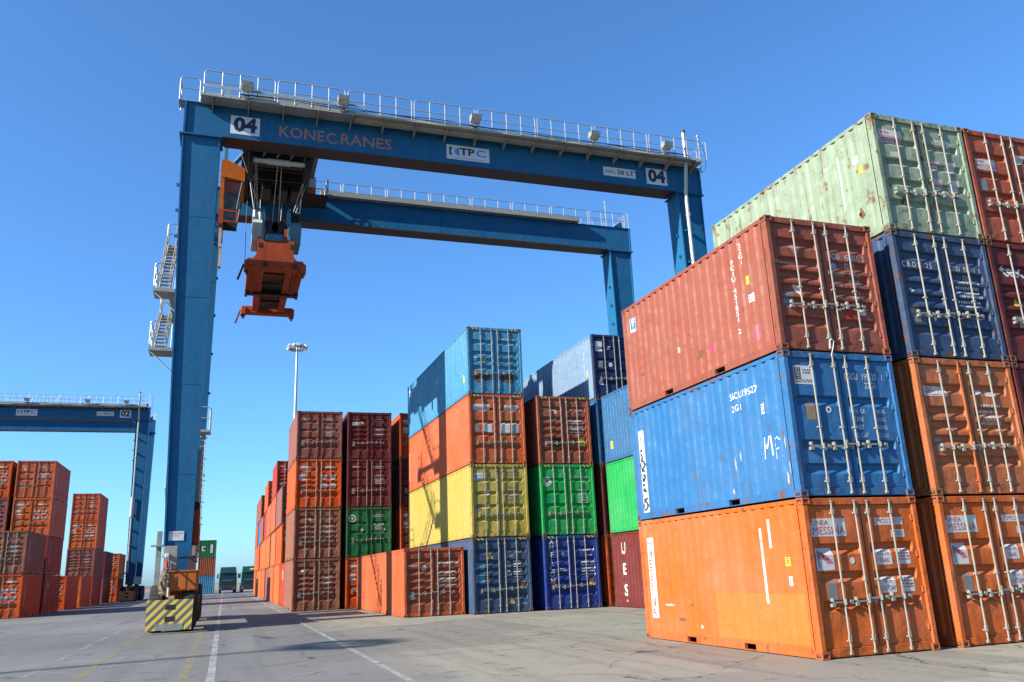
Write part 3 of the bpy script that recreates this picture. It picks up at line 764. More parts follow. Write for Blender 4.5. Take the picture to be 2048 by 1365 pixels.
for k in range(6): blotch(B[3], 'door', rw.uniform(.2, 2.2), rw.uniform(.25, 1.2), rw.uniform(.05, .15), rw.uniform(.08, .3), 890 + k)

# --- middle stacks
M1 = stack(.06, 20.36, '40h', [('navy_faded', 'navy blue', 'p6'), ('yellow', 'yellow', 'p4'), ('red_orange', 'orange', 'p4'), ('blue_pale', 'light blue', 'p5')], 'the tall mid-picture stack', hazard=True)
M2 = stack(3.06, 20.37, '40h', [('ultramarine', 'blue white lettered', 'p6'), ('green', 'bright green doored', 'p4'), ('rust_brown', 'rust brown', 'p6')], 'the three-high stack right of the tall one', hazard=True)
M3 = stack(5.85, 20.44, '40h', [('orange_deep', 'orange', 'p4'), ('maroon', 'dark maroon', 'p4'), ('blue_bright', 'blue', 'p4'), ('navy', 'navy and grey blue', 'p4')], 'the stack behind the white-lettered blue one')
Us = stack(6.03, 20.30 - 12.192, '40h', [('maroon', 'maroon white lettered', 'p4'), ('green', 'green', 'p4'), ('blue_bright', 'blue', 'p4')], 'the side-on stack behind the nearest one')
HH = 2.896
F1 = container(-2.53, 21.05, 0, '40', 'red_orange', 'p6', 2, 'long orange red container standing alone on the ground before the tall stack')
c = M1[0]
def tri(c, u, v, s=.13):
    shapes(c, 'door', u, v, [([(-s, -s * .8), (s, -s * .8), (0, s)], [(0, 1, 2)])], M_YEL, 'warning_triangle')
    shapes(c, 'door', u, v, [stroke([(.03, .06), (-.015, .0), (.02, -.01), (-.02, -.07)], .012)], M_LET_K, 'warning_mark', .008)
tri(c, .74, HH - .72); tri(c, 1.58, .45)
sticker(c, 'door', .30, HH - 1.10, .42, .26, M_TEAL, 'repainted_patch'); sticker(c, 'door', .30, HH - 1.56, .42, .30, M_TEAL, 'repainted_patch')
txt(c, 'door', 'TGHU 908881 6', 1.72, HH - .56, .12, bold=.002, sx=.85); txt(c, 'door', '45G1', 1.58, HH - .74, .12, bold=.01)
smallprint(c, 1.88, HH - 1.30, .34, 7, .10, 91); smallprint(c, 1.50, HH - 1.30, .14, 4, .17, 92); sticker(c, 'door', 2.08, HH - 1.85, .20, .30, M_PLATE_BR, 'data_plate'); smallprint(c, 2.1, .30, .2, 1, .06, 5)
c = M1[1]
sticker(c, 'door', .34, HH - .50, .40, .30); shapes(c, 'door', .24, HH - .50, [disc(.075, 4)], M_LET_B, 'emblem'); smallprint(c, .42, HH - .50, .18, 1, .06, 2, mat=M_LET_B)
shapes(c, 'door', .80, HH - .46, [disc(.07)], M_LET_B, 'round_sticker'); smallprint(c, 1.75, HH - .45, .5, 2, .12, 8, mat=M_PLATE); smallprint(c, 1.75, HH - 1.25, .55, 5, .12, 8, mat=M_PLATE)
sticker(c, 'door', .34, HH - 1.72, .20, .30, M_PLATE, 'data_plate'); shapes(c, 'door', .74, HH - 1.66, [([(-.08, .06), (.08, .06), (0, -.09)], [(0, 1, 2)])], M_WHITE, 'triangle_sticker'); sticker(c, 'door', .74, HH - 1.15, .10, .2); sticker(c, 'door', 1.92, .55, .3, .14, M_YEL)
c = M1[2]
sticker(c, 'door', .56, HH - .55, .72, .26); txt(c, 'door', 'LINEA MESSINA', .56, HH - .55, .11, M_LET_R, bold=.006, sx=.9); sticker(c, 'door', 1.86, HH - .55, .62, .24); smallprint(c, 1.86, HH - .52, .5, 2, .1, 3, mat=M_LET_R)
sticker(c, 'door', .36, HH - 1.40, .20, .28, M_PLATE, 'data_plate'); sticker(c, 'door', .80, HH - 1.42, .38, .34); sticker(c, 'door', 1.58, HH - 1.42, .38, .44); sticker(c, 'door', 2.0, HH - 1.42, .32, .46, plain('grey_sticker', (.35, .35, .34), .6))
sticker(c, 'left', 11.78, HH * .45, .16, 1.5); smallprint(c, 11.78, HH * .45, .1, 16, .09, 3, 'left', M_LET_R)
c = M1[3]
smallprint(c, 1.85, HH - .55, .62, 1, .12, 12); smallprint(c, 2.0, HH - .72, .2, 1, .1, 13); shapes(c, 'door', .36, HH - 1.38, [disc(.09, r0=.0)], M_LET_W, 'round_sticker'); tri(c, .76, HH - 1.36, .1)
sticker(c, 'door', .38, .95, .22, .34, M_PLATE_BR, 'data_plate'); sticker(c, 'left', .75, HH * .26, .20, .32, M_YEL)
sticker(c, 'left', 11.6, HH * .84, .5, .35, lift=.002); txt(c, 'left', 'NO', 11.6, HH * .84, .26, M_LET_B, bold=.01)
for px_, pw, ph in ((.45, .22, .42), (.82, .30, .30), (1.55, .20, .34), (1.86, .34, .40)):
    sticker(c, 'door', px_, .70, pw, ph, paint('bare_rust', (.12, .06, .035), .8, .7) if px_ == .45 else bpy.data.materials['bare_rust'], 'rust_patch', .002)
c = M2[0]
txt(c, 'door', 'AMFICON', .36, HH - 1.02, .29, bold=.012, stack=.255)
smallprint(c, 1.92, HH - .66, .66, 1, .13, 21); smallprint(c, 2.0, HH - .86, .2, 1, .1, 22); smallprint(c, 1.95, HH - 1.38, .6, 5, .12, 23); sticker(c, 'door', .40, HH - 1.92, .20, .30, M_PLATE_BR, 'data_plate'); sticker(c, 'door', 2.08, HH - 1.88, .22, .24, M_YEL); smallprint(c, .84, HH - 1.38, .26, 2, .07, 24); sticker(c, 'door', .82, HH - .72, .12, .16, M_TEAL); smallprint(c, 1.7, HH - 1.82, .2, 1, .07, 25)
c = M2[1]
shapes(c, 'door', .32, HH - .72, [disc(.21, 28)], M_WHITE, 'round_emblem'); shapes(c, 'door', .32, HH - .72, [disc(.15, 24, r0=.135), disc(.20, 24, r0=.19)], PAINT['green_dark'], 'emblem_ring', .008)
shapes(c, 'door', .32, HH - .72, [([(math.cos(math.pi * i / 8) * (.10 if i % 2 else .035), math.sin(math.pi * i / 8) * (.10 if i % 2 else .035)) for i in range(16)], [tuple(range(16))])], PAINT['green_dark'], 'emblem_star', .008)
txt(c, 'door', 'EMCU 966682 2', 1.86, HH - .56, .14, bold=.012, sx=.85); txt(c, 'door', '45G1', 2.0, HH - .76, .13, bold=.01); smallprint(c, 1.88, HH - 1.38, .42, 6, .10, 33); sticker(c, 'door', .38, HH - 2.05, .17, .32, M_PLATE_BR, 'data_plate'); shapes(c, 'door', .36, HH - 1.36, [disc(.06, r0=.025)], M_LET_B, 'round_sticker')
c = M2[2]
smallprint(c, .38, HH - .60, .36, 1, .10, 51); sticker(c, 'door', .84, HH - .66, .14, .18); sticker(c, 'door', .86, HH - .96, .1, .14, M_TEAL); smallprint(c, 1.88, HH - .62, .66, 1, .12, 52); smallprint(c, 1.95, HH - .82, .22, 1, .1, 53); smallprint(c, 1.80, HH - 1.35, .66, 5, .12, 54)
sticker(c, 'door', .40, HH - 1.95, .18, .28, M_PLATE, 'data_plate'); sticker(c, 'door', .86, HH - 1.98, .36, .36, M_BLACK, 'dark_patch'); sticker(c, 'door', 2.0, HH - 1.95, .30, .36, M_YEL)
c = M3[3]
sticker(c, 'door', .34, HH - .55, .34, .46); sticker(c, 'door', .84, HH - .60, .16, .14); sticker(c, 'door', .38, HH - 1.35, .22, .34, M_PLATE, 'data_plate'); shapes(c, 'door', .86, HH - 1.38, [disc(.10)], M_LET_W, 'round_sticker'); sticker(c, 'door', .36, HH - 2.2, .2, .2)
txt(c, 'left', '408 2213', 1.0, HH * .60, .16, bold=.01, stack=.14); sticker(c, 'left', .75, HH * .42, .16, .26, M_YEL)
sw = [o for o in c.root.children if o.name.split('.')[0] in ('side_wall', 'top_rail', 'bottom_rail')]
for o in sw: o.material_slots[0].link = 'OBJECT'; o.material_slots[0].material = PAINT['blue_steel']
c = Us[0]
for ch, z in (('U', HH * .78), ('E', HH * .50), ('S', HH * .22)):
    txt(c, 'left', ch, 11.1, z, .60, bold=.03, sx=1.0)
txt(c, 'left', 'int', 11.05, HH * .09, .14, bold=.01)
sticker(Us[2], 'left', 11.5, HH * .24, .24, .32, M_YEL); shapes(Us[1], 'left', 8.4, HH * .15, [disc(.06)], M_WHITE, 'round_sticker')
c = F1; H = 2.591
smallprint(c, .36, H - .72, .34, 1, .10, 61); shapes(c, 'door', .80, H - .76, [disc(.10, 18)], M_LET_W, 'round_emblem'); shapes(c, 'door', .80, H - .76, [disc(.05, 12, r0=.02)], M_LET_B, 'round_emblem', .008)
smallprint(c, 1.80, H - .66, .80, 1, .12, 62); smallprint(c, 1.98, H - .84, .2, 1, .1, 63); smallprint(c, 1.75, H - 1.25, .72, 5, .12, 64); sticker(c, 'door', .33, H - 1.80, .22, .32, M_PLATE, 'data_plate')
sticker(c, 'left', 11.9, H * .5, .12, 2.0); smallprint(c, 11.9, H * .5, .08, 20, .095, 65, 'left', M_LET_K)
F1D = PAINT['rust_brown']
for d in F1.doors: d.material_slots[0].link = 'OBJECT'; d.material_slots[0].material = F1D

# --- the long left-hand row
def row(x, y, items, desc, lod=1, jit=.03, marks=True, seed=0):
    cs = stack(x, y, '20', items, desc, lod, jit)
    for i, c in enumerate(cs):
        pick = random.Random(seed * 7 + i).choice([None, M_ROD2, FRAME[items[i][0]], None])
        if pick:
            for d in c.doors:
                for r_ in d.children:
                    if r_.name.split('.')[0] == 'lock_rod': r_.material_slots[0].link = 'OBJECT'; r_.material_slots[0].material = pick
    for i, c in enumerate(cs):
        if marks: generic(c, seed + i * 3, 'tags' if items[i][0].startswith('orange') else True)
    return cs
S2 = row(-5.78, 33.62, [('brown', 'brown', 'p6'), ('brown', 'dull brown', 'p6'), ('orange_deep', 'orange', 'p5'), ('plum', 'grey brown', 'p4')], 'the front left stack of the long row', 2, .0, seed=200)
txt(S2[3], 'door', 'CAI', .36, H - .50, .24, bold=.012)
S3 = row(-3.07, 33.62, [('orange_deep', 'orange', 'p4'), ('green_dark', 'green', 'p3'), ('maroon', 'maroon plain', 'p4'), ('maroon', 'maroon white lettered', 'p6')], 'the stack right of the long row front', 2, .0, seed=230)
txt(S3[3], 'door', 'tex', .52, H - .62, .40, bold=.02)
shapes(S3[1], 'door', .32, H - .58, [disc(.20, 24)], M_WHITE, 'round_emblem'); shapes(S3[1], 'door', .32, H - .58, [disc(.14, 20, r0=.06)], PAINT['green_dark'], 'emblem_ring', .008)
for u_ in (.84, 2.02): shapes(S3[1], 'door', u_, H - 1.22, [([(-.12, 0), (0, -.12), (.12, 0), (0, .12)], [(0, 1, 2, 3)])], M_WHITE, 'diamond_placard')
S4 = row(-.16, 33.62, [('orange_deep', 'orange', 'p4'), ('orange_deep', 'deep orange', 'p4'), ('maroon', 'dark maroon', 'p4'), ('orange_deep', 'bright orange', 'p4')], 'the stack glimpsed behind the tall one', 2, .0, seed=260)
RO = [
    (40.3, [('red', 'red white stickered', 'p4')], 'right behind the long row front stack'),
    (47.0, [('orange', 'orange', 'p4'), ('orange_deep', 'deep orange', 'p4'), ('plum', 'dark maroon', 'p4')], 'the third stack along the long row'),
    (53.9, [('red_orange', 'orange', 'p4'), ('orange_warm', 'amber orange', 'p4'), ('red_orange', 'pale orange', 'p4'), ('red', 'red', 'p5')], 'the fourth stack along the long row'),
    (60.8, [('plum', 'maroon', 'p4'), ('orange', 'orange', 'p4'), ('red_orange', 'red orange', 'p4')], 'the fifth stack along the long row'),
    (67.6, [('red_orange', 'orange', 'p4'), ('orange', 'bright orange', 'p4'), ('red', 'red', 'p4'), ('orange_deep', 'deep orange', 'p4')], 'the sixth stack along the long row'),
    (74.5, [('orange', 'orange', 'p4'), ('red_orange', 'pale orange', 'p4'), ('brick', 'brick red', 'p4')], 'the seventh stack along the long row'),
    (81.4, [('orange', 'orange', 'p4'), ('orange_deep', 'deep orange', 'p4'), ('blue', 'blue', 'p4'), ('rust_brown', 'brown', 'p4')], 'the eighth stack along the long row'),
    (88.2, [('red_orange', 'orange', 'p4'), ('orange', 'bright orange', 'p4'), ('orange_deep', 'deep orange', 'p4'), ('plum', 'maroon', 'p4')], 'the farthest stack of the long row'),
]
for k, (y, items, desc) in enumerate(RO):
    cs = row(-5.6, y, items, desc, 1, .05, marks=(y < 56), seed=300 + 20 * k)
    if k == 0: sticker(cs[0], 'left', 3.0, H * .72, .3, .6)
    if k == 2: txt(cs[3], 'door', 'CAI', .40, H - .5, .3, bold=.012)

# --- the left-hand block
XL = -20.7 - W
LB = [
    (XL, 47.6, [('orange_deep', 'orange', 'p4'), ('brown', 'grey brown', 'p6')], 'the nearest stack of the left block'),
    (XL - 2.75, 47.6, [('orange', 'orange', 'p4'), ('brown', 'brown', 'p6')], 'the stack cut by the left edge'),
    (XL, 54.2, [('red', 'dark red', 'p4'), ('red', 'bright red', 'p4'), ('orange', 'orange', 'p4'), ('red_orange', 'red orange', 'p3')], 'the tallest stack of the left block'),
    (XL - 2.75, 54.2, [('orange', 'orange', 'p4'), ('brown', 'brown', 'p5'), ('plum', 'grey plum', 'p5'), ('orange_deep', 'deep orange', 'p4')], 'the tall stack at the left edge'),
    (XL, 63.4, [('orange_deep', 'orange', 'p4')], 'low in the left block between tall stacks'),
    (XL, 71.0, [('orange', 'bright orange', 'p4')], 'low before the second tall left stack'),
    (XL, 77.8, [('red', 'dark red', 'p4'), ('plum', 'brown', 'p6'), ('orange', 'orange', 'p5'), ('red_orange', 'red orange', 'p4')], 'the second tall stack of the left block'),
    (XL, 85.6, [('plum', 'dark brown', 'p4'), ('maroon', 'maroon', 'p4')], 'the two-high stack beyond the left block'),
    (XL + .55, 93.0, [('orange_deep', 'orange', 'p4'), ('orange', 'bright orange', 'p4')], 'the far orange stack beside the distant crane'),
]
for k, (x, y, items, desc) in enumerate(LB):
    cs = row(x, y, items, desc, 1 if y > 50 else 2, .03, seed=600 + 20 * k)
    for i, c in enumerate(cs):
        if k in (0, 2, 6) and items[i][0] != 'plum': sticker(c, 'right', 1.0, H * .55, .07, 1.5); sticker(c, 'right', .55, H * .5, .10, .3)
    if k == 2: txt(cs[0], 'right', '33', 1.4, H * .72, .40, bold=.01)
# --- far stack across the end of the lane
FS = stack(-12.65, 124, '20', [('blue_pale', 'pale blue', 'p4'), ('rust_brown', 'rust red', 'p4'), ('green_dark', 'dark green white marked', 'p4')], 'the small stack far down the lane', 1, flip=True)
obj('lettering', MB().box(1.83, 2.0, 6.042, 6.046, 1.0, 1.7).box(1.5, 1.83, 6.042, 6.046, 1.55, 1.7).box(1.5, 1.83, 6.042, 6.046, 1.0, 1.15), M_WHITE, FS[2].root)
obj('sticker', MB().box(.45, .80, 6.042, 6.046, .7, 1.95), M_WHITE, FS[2].root)

# ------------------------------------------------------------------ gantry cranes
M_CRANE = paint('crane_blue', (.012, .122, .262), .0, .45, .2, .3, .04)
M_CRANE_D = paint('crane_blue_inner', (.012, .09, .19), .0, .45, .2, .25, .04)
M_UNDER = plain('girder_underside_brown', (.05, .034, .034), .6)  # dark brown used on the bottom flanges of the girders
M_GALV = plain('galvanised_steel', (.40, .41, .39), .45, .25, .15)
M_GREY = plain('grey_enamel', (.29, .29, .265), .5)
M_TRAY = plain('cable_tray_cream', (.46, .42, .32), .6)
M_CABLE = plain('black_cable', (.02, .02, .022), .6)
M_DARKST = plain('greasy_dark_steel', (.022, .020, .018), .55, .2)
M_ORG = paint('crane_orange', (.52, .13, .018), .15, .45, .2, .35, .05)
M_ORGR = paint('spreader_orange', (.40, .062, .014), .55, .5, .3, .75, .05)
M_TANRUST = paint('chipped_tan', (.55, .40, .22), .7, .6, .4, .6)
M_TYRE = plain('tyre_rubber', (.022, .021, .020), .85)
M_RIM = plain('wheel_rim', (.30, .28, .25), .5)
M_STR = stripes('bumper_yellow_grey', (.85, .62, .07), (.14, .14, .137), .30, (1, 0, -1), (.28, .27, .25))
M_SHEAVE = plain('sheave_pale', (.52, .56, .54), .5)
M_TEALB = plain('block_teal', (.06, .22, .32), .45)
M_SIGN = plain('sign_white', (.66, .67, .69), .45, 0, .05)
M_KONE = plain('lettering_orange_grey', (.40, .17, .12), .5)
M_NAVYL = plain('lettering_navy', (.012, .022, .07), .45)
M_SKYL = plain('lettering_sky_blue', (.06, .30, .70), .45)
M_LAMPF = plain('lamp_lens', (.62, .62, .60), .3)
def glass(name, c, rough=.05, alpha=.45):
    mt, N, L, P = newmat(name)
    P.inputs['Base Color'].default_value = (*c, 1); P.inputs['Roughness'].default_value = rough; P.inputs['Alpha'].default_value = alpha
    P.inputs['Specular IOR Level'].default_value = .6
    return mt
M_ROPE = plain('greased_rope', (.42, .41, .38), .5)
M_GLASS = glass('cab_glass', (.02, .03, .04), .05, .3)

OX, OY = .8, 26.55
class L_(MB):
    """mesh builder taking yard coordinates of the near crane, stored relative to its base point"""
    def mesh(s, name):
        s.v = [(a - OX, b - OY, c) for a, b, c in s.v]
        return MB.mesh(s, name)
FY0, FY1, RY0, RY1 = 21.95, 23.05, 30.05, 31.15
ZB, ZT = 19.95, 21.45
def crane_leg(xt0, xt1, xb0, xb1, y0, y1, zb=2.55, zt=ZB - .06, fl=.06, web=.075):
    m_ = L_()
    def hx(a0, a1, b0, b1, ya, yb, z0, z1):
        m_.hull8([(b0, ya, z0), (b1, ya, z0), (b1, yb, z0), (b0, yb, z0), (a0, ya, z1), (a1, ya, z1), (a1, yb, z1), (a0, yb, z1)])
    hx(xt0, xt0 + fl, xb0, xb0 + fl, y0, y1, zb, zt)
    hx(xt1 - fl, xt1, xb1 - fl, xb1, y0, y1, zb, zt)
    hx(xt0 + fl, xt1 - fl, xb0 + fl, xb1 - fl, y0 + web, y1 - web, zb, zt)
    m_.box(xt0 - .10, xt1 + .10, y0 - .08, y1 + .08, zt, zt + .055)
    for k in range(3):   # lifting lugs
        z = 17.6 - k * 1.15
        xe = xb0 + (xt0 - xb0) * (z - zb) / (zt - zb); m_.box(xe - .14, xe + .02, y0 + .3, y0 + .34, z, z + .14)
    return m_
def rail_panel(p0, p1, h=1.1, r=.025, mids=1, posts=2):
    p0 = Vector(p0); p1 = Vector(p1); d = (p1 - p0); n = d.length; d.normalize(); up = Vector((0, 0, 1)); m_ = L_()
    rr = .14
    def pt(a, z): return p0 + d * a + up * z
    m_.path([pt(0, 0), pt(0, h - rr), pt(rr * .3, h - rr * .3), pt(rr, h), pt(n - rr, h), pt(n - rr * .3, h - rr * .3), pt(n, h - rr), pt(n, 0)], r)
    m_.tube(pt(0, h * .52), pt(n, h * .52), r * .85, 6)
    for k in range(posts): m_.tube(pt(n * (k + 1) / (posts + 1), 0), pt(n * (k + 1) / (posts + 1), h), r, 6)
    return m_
def railing_run(root, p0, p1, count, gap=.12, **kw):
    p0 = Vector(p0); p1 = Vector(p1)
    for k in range(count):
        a = p0.lerp(p1, k / count); b = p0.lerp(p1, (k + 1) / count); d = (b - a).normalized()
        obj('railing', rail_panel(a + d * gap / 2, b - d * gap / 2, **kw), M_GALV, root)

def flat_text(s, size, bold=.0, sx=1.0):
    vs, fs = text_data(s, size, bold); return [(p.x * size * sx, p.y * size) for p in vs], fs
def front_text(root, s, x, z, y, size, mat, bold=.01, sx=1.0, name='lettering'):
    vs, fs = flat_text(s, size, bold, sx); m_ = L_(); m_.v = [(x + a, y, z + b) for a, b in vs]; m_.f = [tuple(f) for f in fs]
    return obj(name, m_, mat, root)
def sign(root, x0, x1, z0, z1, y, name='sign'):
    return obj(name, L_().box(x0, x1, y - .012, y, z0, z1), M_SIGN, root)

def build_crane(number, lab, trolley, loc):
    root = empty('gantry_crane', (loc[0] + OX, loc[1] + OY, 0)); tag(root, lab, 'crane', 'yard gantry cranes')
    P_ = lambda name, m_, mat, par=None: obj(name, m_, mat, par or root)
    # girders
    for (y0, y1) in ((FY0, FY0 + .90), (RY0, RY0 + .90)):
        g_ = L_().box(-11.62, 13.29, y0, y1, ZB + .04, ZT - .03)
        P_('girder', g_, M_CRANE)
        P_('girder_flange', L_().box(-11.72, 13.40, y0 - .06, y1 + .06, ZT - .03, ZT), M_CRANE)
        P_('girder_flange', L_().box(-10.05, 11.8, y0 - .03, y1 + .03, ZB, ZB + .04), M_UNDER)
        for x in (-11.70, 13.29): P_('end_plate', L_().box(x, x + .08, y0 - .075, y1 + .08, ZB - .02, ZT - .03), M_CRANE)
        for k in range(9):   # stiffener seams on the web
            x = -8.3 + k * 2.45; P_('web_seam', L_().box(x, x + .012, y0 - .006, y0, ZB + .045, ZT - .035), M_CRANE_D)
        # trolley rail
        P_('trolley_rail', L_().box(-11.5, 13.2, y1 - .35, y1 - .22, ZT, ZT + .12), M_DARKST)
        P_('buffer_stop', L_().prism([(12.2, ZT), (13.1, ZT), (13.1, ZT + .55), (12.95, ZT + .55)], 1, y1 - .5, y1 - .1), M_CRANE)
    # legs
    for (y0, y1) in ((FY0, FY1), (RY0, RY1)):
        P_('leg', crane_leg(-11.73, -10.20, -11.30, -10.35, y0, y1), M_CRANE)
        P_('leg', crane_leg(11.95, 13.36, 12.20, 13.15, y0, y1), M_CRANE)
    # plate seams across the leg webs
    for (y0, y1) in ((FY0, FY1), (RY0, RY1)):
        for (a0, a1, b0, b1) in ((-11.73, -10.20, -11.30, -10.35), (11.95, 13.36, 12.20, 13.15)):
            for z in (5.6, 9.1, 12.7, 16.2):
                t = (z - 2.55) / (19.89 - 2.55); xl = b0 + (a0 - b0) * t + .065; xr = b1 + (a1 - b1) * t - .065
                P_('plate_seam', L_().box(xl, xr, y0 + .068, y0 + .0745, z, z + .018), M_CRANE_D)
    # front walkway with brackets, cable tray, rails
    yo = FY0 - .86
    P_('walkway', L_().box(-11.05, 13.1, yo, FY0 - .065, ZT - .06, ZT - .015), M_GALV)
    P_('walkway', L_().box(-11.95, 13.45, FY0 - .06, FY0 + .62, ZT + .004, ZT + .03), M_GREY)
    P_('kick_plate', L_().box(-11.05, 13.1, yo - .008, yo - .002, ZT - .10, ZT + .08), M_GALV)
    P_('cable_tray', L_().box(-4.6, 12.6, yo - .13, yo - .012, ZT - .10, ZT - .02).box(-4.6, 12.6, yo + .25, yo + .55, ZT - .16, ZT - .07), M_TRAY)
    for k, dz in enumerate((0, .035, .07)):
        P_('cable', L_().path([(-9.5 + i * .75, yo - .16 + .03 * math.sin(i * 1.3 + k), ZT + .05 + dz + .03 * math.sin(i * .9 + 2 * k)) for i in range(30)], .018, 5), M_CABLE if k != 1 else M_GREY)
    P_('handrail_beam', L_().box(-11.0, -4.2, yo - .03, yo - .012, ZT + .30, ZT + .42), M_GALV)
    for k in range(17):
        x = -10.6 + k * 1.46
        P_('bracket', L_().prism([(yo - .02, ZT - .16), (yo - .02, ZT - .07), (FY0 - .001, ZT - .07), (FY0 - .001, ZT - .42), (FY0 - .10, ZT - .42)], 0, x, x + .035), M_GREY)
    railing_run(root, (-11.0, yo, ZT - .01), (13.0, yo, ZT - .01), 8, posts=3)
    railing_run(root, (-11.2, FY0 + .95, ZT + .03), (13.1, FY0 + .95, ZT + .03), 10, h=1.0, posts=2)
    P_('railing', rail_panel((-11.92, FY0 - .05, ZT + .03), (-11.12, FY0 - .05, ZT + .03), posts=0), M_GALV)
    P_('railing', rail_panel((-11.92, FY0 - .0, ZT + .03), (-11.92, FY0 + .9, ZT + .03), posts=0), M_GALV)
    P_('railing', rail_panel((13.35, yo, ZT + .03), (13.35, FY0 + .9, ZT + .03), posts=1), M_GALV)
    P_('stub_post', L_().box(-10.05, -9.93, FY0 + .2, FY0 + .32, ZT, ZT + 1.0), M_GALV)
    # rear girder walkway
    railing_run(root, (-11.4, RY0 + .1, ZT), (13.2, RY0 + .1, ZT), 10, h=1.0, posts=2)
    railing_run(root, (-11.4, RY0 + 1.4, ZT), (13.2, RY0 + 1.4, ZT), 10, h=1.0, posts=2)
    P_('walkway', L_().box(-11.5, 13.3, RY0 + .97, RY0 + 1.5, ZT - .05, ZT), M_GALV)
    P_('cable_trough', L_().box(-5.2, 9.9, RY0 - .40, RY0 - .07, ZT - .02, ZT + .24), M_GREY)
    P_('railing', rail_panel((13.38, RY0 + .1, ZT), (13.38, RY0 + 1.4, ZT), posts=1), M_GALV)
    P_('brace', L_().tube((12.3, RY0 + .5, ZT), (13.3, RY0 + .5, ZT + .95), .025, 6), M_GALV)
    for x, y, h in ((12.15, RY0 + .6, 1.9), (13.30, FY0 - .3, 1.7)):
        P_('antenna', L_().tube((x, y, ZT - .4 if x > 13 else ZT), (x, y, ZT + h), .035, 6).tube((x, y, ZT + h - .02), (x, y, ZT + h + .05), .07, 8), M_GALV)
    P_('loose_wire', L_().path([(13.33, FY0 - .3, ZT + 1.5), (13.55, FY0 - .3, ZT + 1.15), (13.68, FY0 - .3, ZT + .5), (13.6, FY0 - .3, ZT - .1), (13.40, FY0 - .25, ZT - .35)], .012, 5), M_CABLE)
    # floodlights on the walkway edge
    for x in (-9.2, -5.17, .9, 6.93, 10.92):
        f_ = P_('floodlight', L_().hull8([(x - .23, yo - .42, ZT + .34), (x + .23, yo - .42, ZT + .34), (x + .23, yo - .06, ZT + .26), (x - .23, yo - .06, ZT + .26), (x - .25, yo - .48, ZT + .55), (x + .25, yo - .48, ZT + .55), (x + .25, yo - .06, ZT + .58), (x - .25, yo - .06, ZT + .58)]), M_GREY)
        P_('lens', L_().hull8([(x - .20, yo - .40, ZT + .325), (x + .20, yo - .40, ZT + .325), (x + .20, yo - .10, ZT + .258), (x - .20, yo - .10, ZT + .258), (x - .20, yo - .40, ZT + .335), (x + .20, yo - .40, ZT + .335), (x + .20, yo - .10, ZT + .268), (x - .20, yo - .10, ZT + .268)]), M_LAMPF, f_)
        P_('lamp_stand', L_().tube((x, yo - .05, ZT - .05), (x, yo - .12, ZT + .32), .05, 8).box(x - .12, x + .12, yo - .12, yo - .02, ZT - .02, ZT + .12), M_GREY, f_)
        P_('lamp_cable', L_().path([(x + .2, yo - .1, ZT + .3), (x + .18, yo - .14, ZT + .0), (x, yo - .15, ZT - .06), (x - .2, yo - .12, ZT + .1), (x - .2, yo - .1, ZT + .28)], .018, 5), M_GREY, f_)
    # signs and lettering on the front girder
    y = FY0
    def numsign(x0, x1, z0, z1):
        s_ = sign(root, x0, x1, z0, z1, y)
        front_text(s_, number, (x0 + x1) / 2, (z0 + z1) / 2, y - .016, (z1 - z0) * 1.06, M_NAVYL, .045, 1.02)
    numsign(-9.82, -8.61, 20.18, 21.05); numsign(10.23, 11.40, 20.22, 21.10)
    def fit_text(st, x0, x1, z, size, mat, par=None, bold=.012, lift=.008):
        vs, fs = text_data(st, size, bold); lo = min(p.x for p in vs); hi = max(p.x for p in vs); k = (x1 - x0) / (hi - lo)
        m_ = L_(); m_.v = [(x0 + (p.x - lo) * k, y - lift, z + p.y * size) for p in vs]; m_.f = [tuple(f) for f in fs]; P_('lettering', m_, mat, par)
    fit_text('KONE', -7.79, -5.84, 20.55, .74, M_KONE)
    vs = [(-5.47 + r_ * .29 * math.cos(t), 20.535 + r_ * .27 * math.sin(t)) for r_ in (1.0, .70) for t in [math.radians(58 + i * 15) for i in range(19)]]
    m_ = L_(); m_.v = [(a, y - .008, b) for a, b in vs]; m_.f = [(i, i + 1, 19 + i + 1, 19 + i) for i in range(18)]; P_('lettering', m_, M_KONE)
    fit_text('RANES', -5.12, -2.83, 20.55, .74, M_KONE)
    s_ = sign(root, -.23, 1.86, 20.26, 20.99, y)
    fit_text('TP', .40, 1.14, 20.68, .50, M_NAVYL, s_, .03, .016); fit_text('C', 1.20, 1.70, 20.68, .50, M_SKYL, s_, .03, .016)
    e_ = L_(); e_.v = [(a, y - .015, b) for a, b in ((-.10, 20.46), (.34, 20.46), (.34, 20.87), (-.10, 20.87))]; e_.f = [(0, 1, 2, 3)]; P_('emblem', e_, M_NAVYL, s_)
    n_ = 16; e_ = L_(); e_.v = [(.40 + q * math.cos(t) * 1.0, y - .018, 20.665 + q * math.sin(t) * .82) for q in (.42, .24) for t in [math.radians(110 + i * 140 / n_) for i in range(n_ + 1)]]
    e_.f = [(i, i + 1, n_ + 2 + i, n_ + 1 + i) for i in range(n_)]; P_('emblem', e_, M_SIGN, s_)
    e_ = L_(); e_.v = [(.40 + .22 * math.cos(t), y - .020, 20.665 + .17 * math.sin(t)) for t in [math.radians(95 + i * 170 / 12) for i in range(13)]] ; e_.f = [tuple(range(13))]; P_('emblem', e_, M_SKYL, s_)
    sp = L_(); r_ = random.Random(4); x = .15
    while x < 1.6:
        w_ = r_.uniform(.03, .08); sp.v += [(x, y - .015, 20.335), (x + w_, y - .015, 20.335), (x + w_, y - .015, 20.37), (x, y - .015, 20.37)]; b_ = len(sp.v) - 4; sp.f.append((b_, b_ + 1, b_ + 2, b_ + 3)); x += w_ + .03
    P_('small_print', sp, M_KONE, s_)['kind'] = 'stuff'
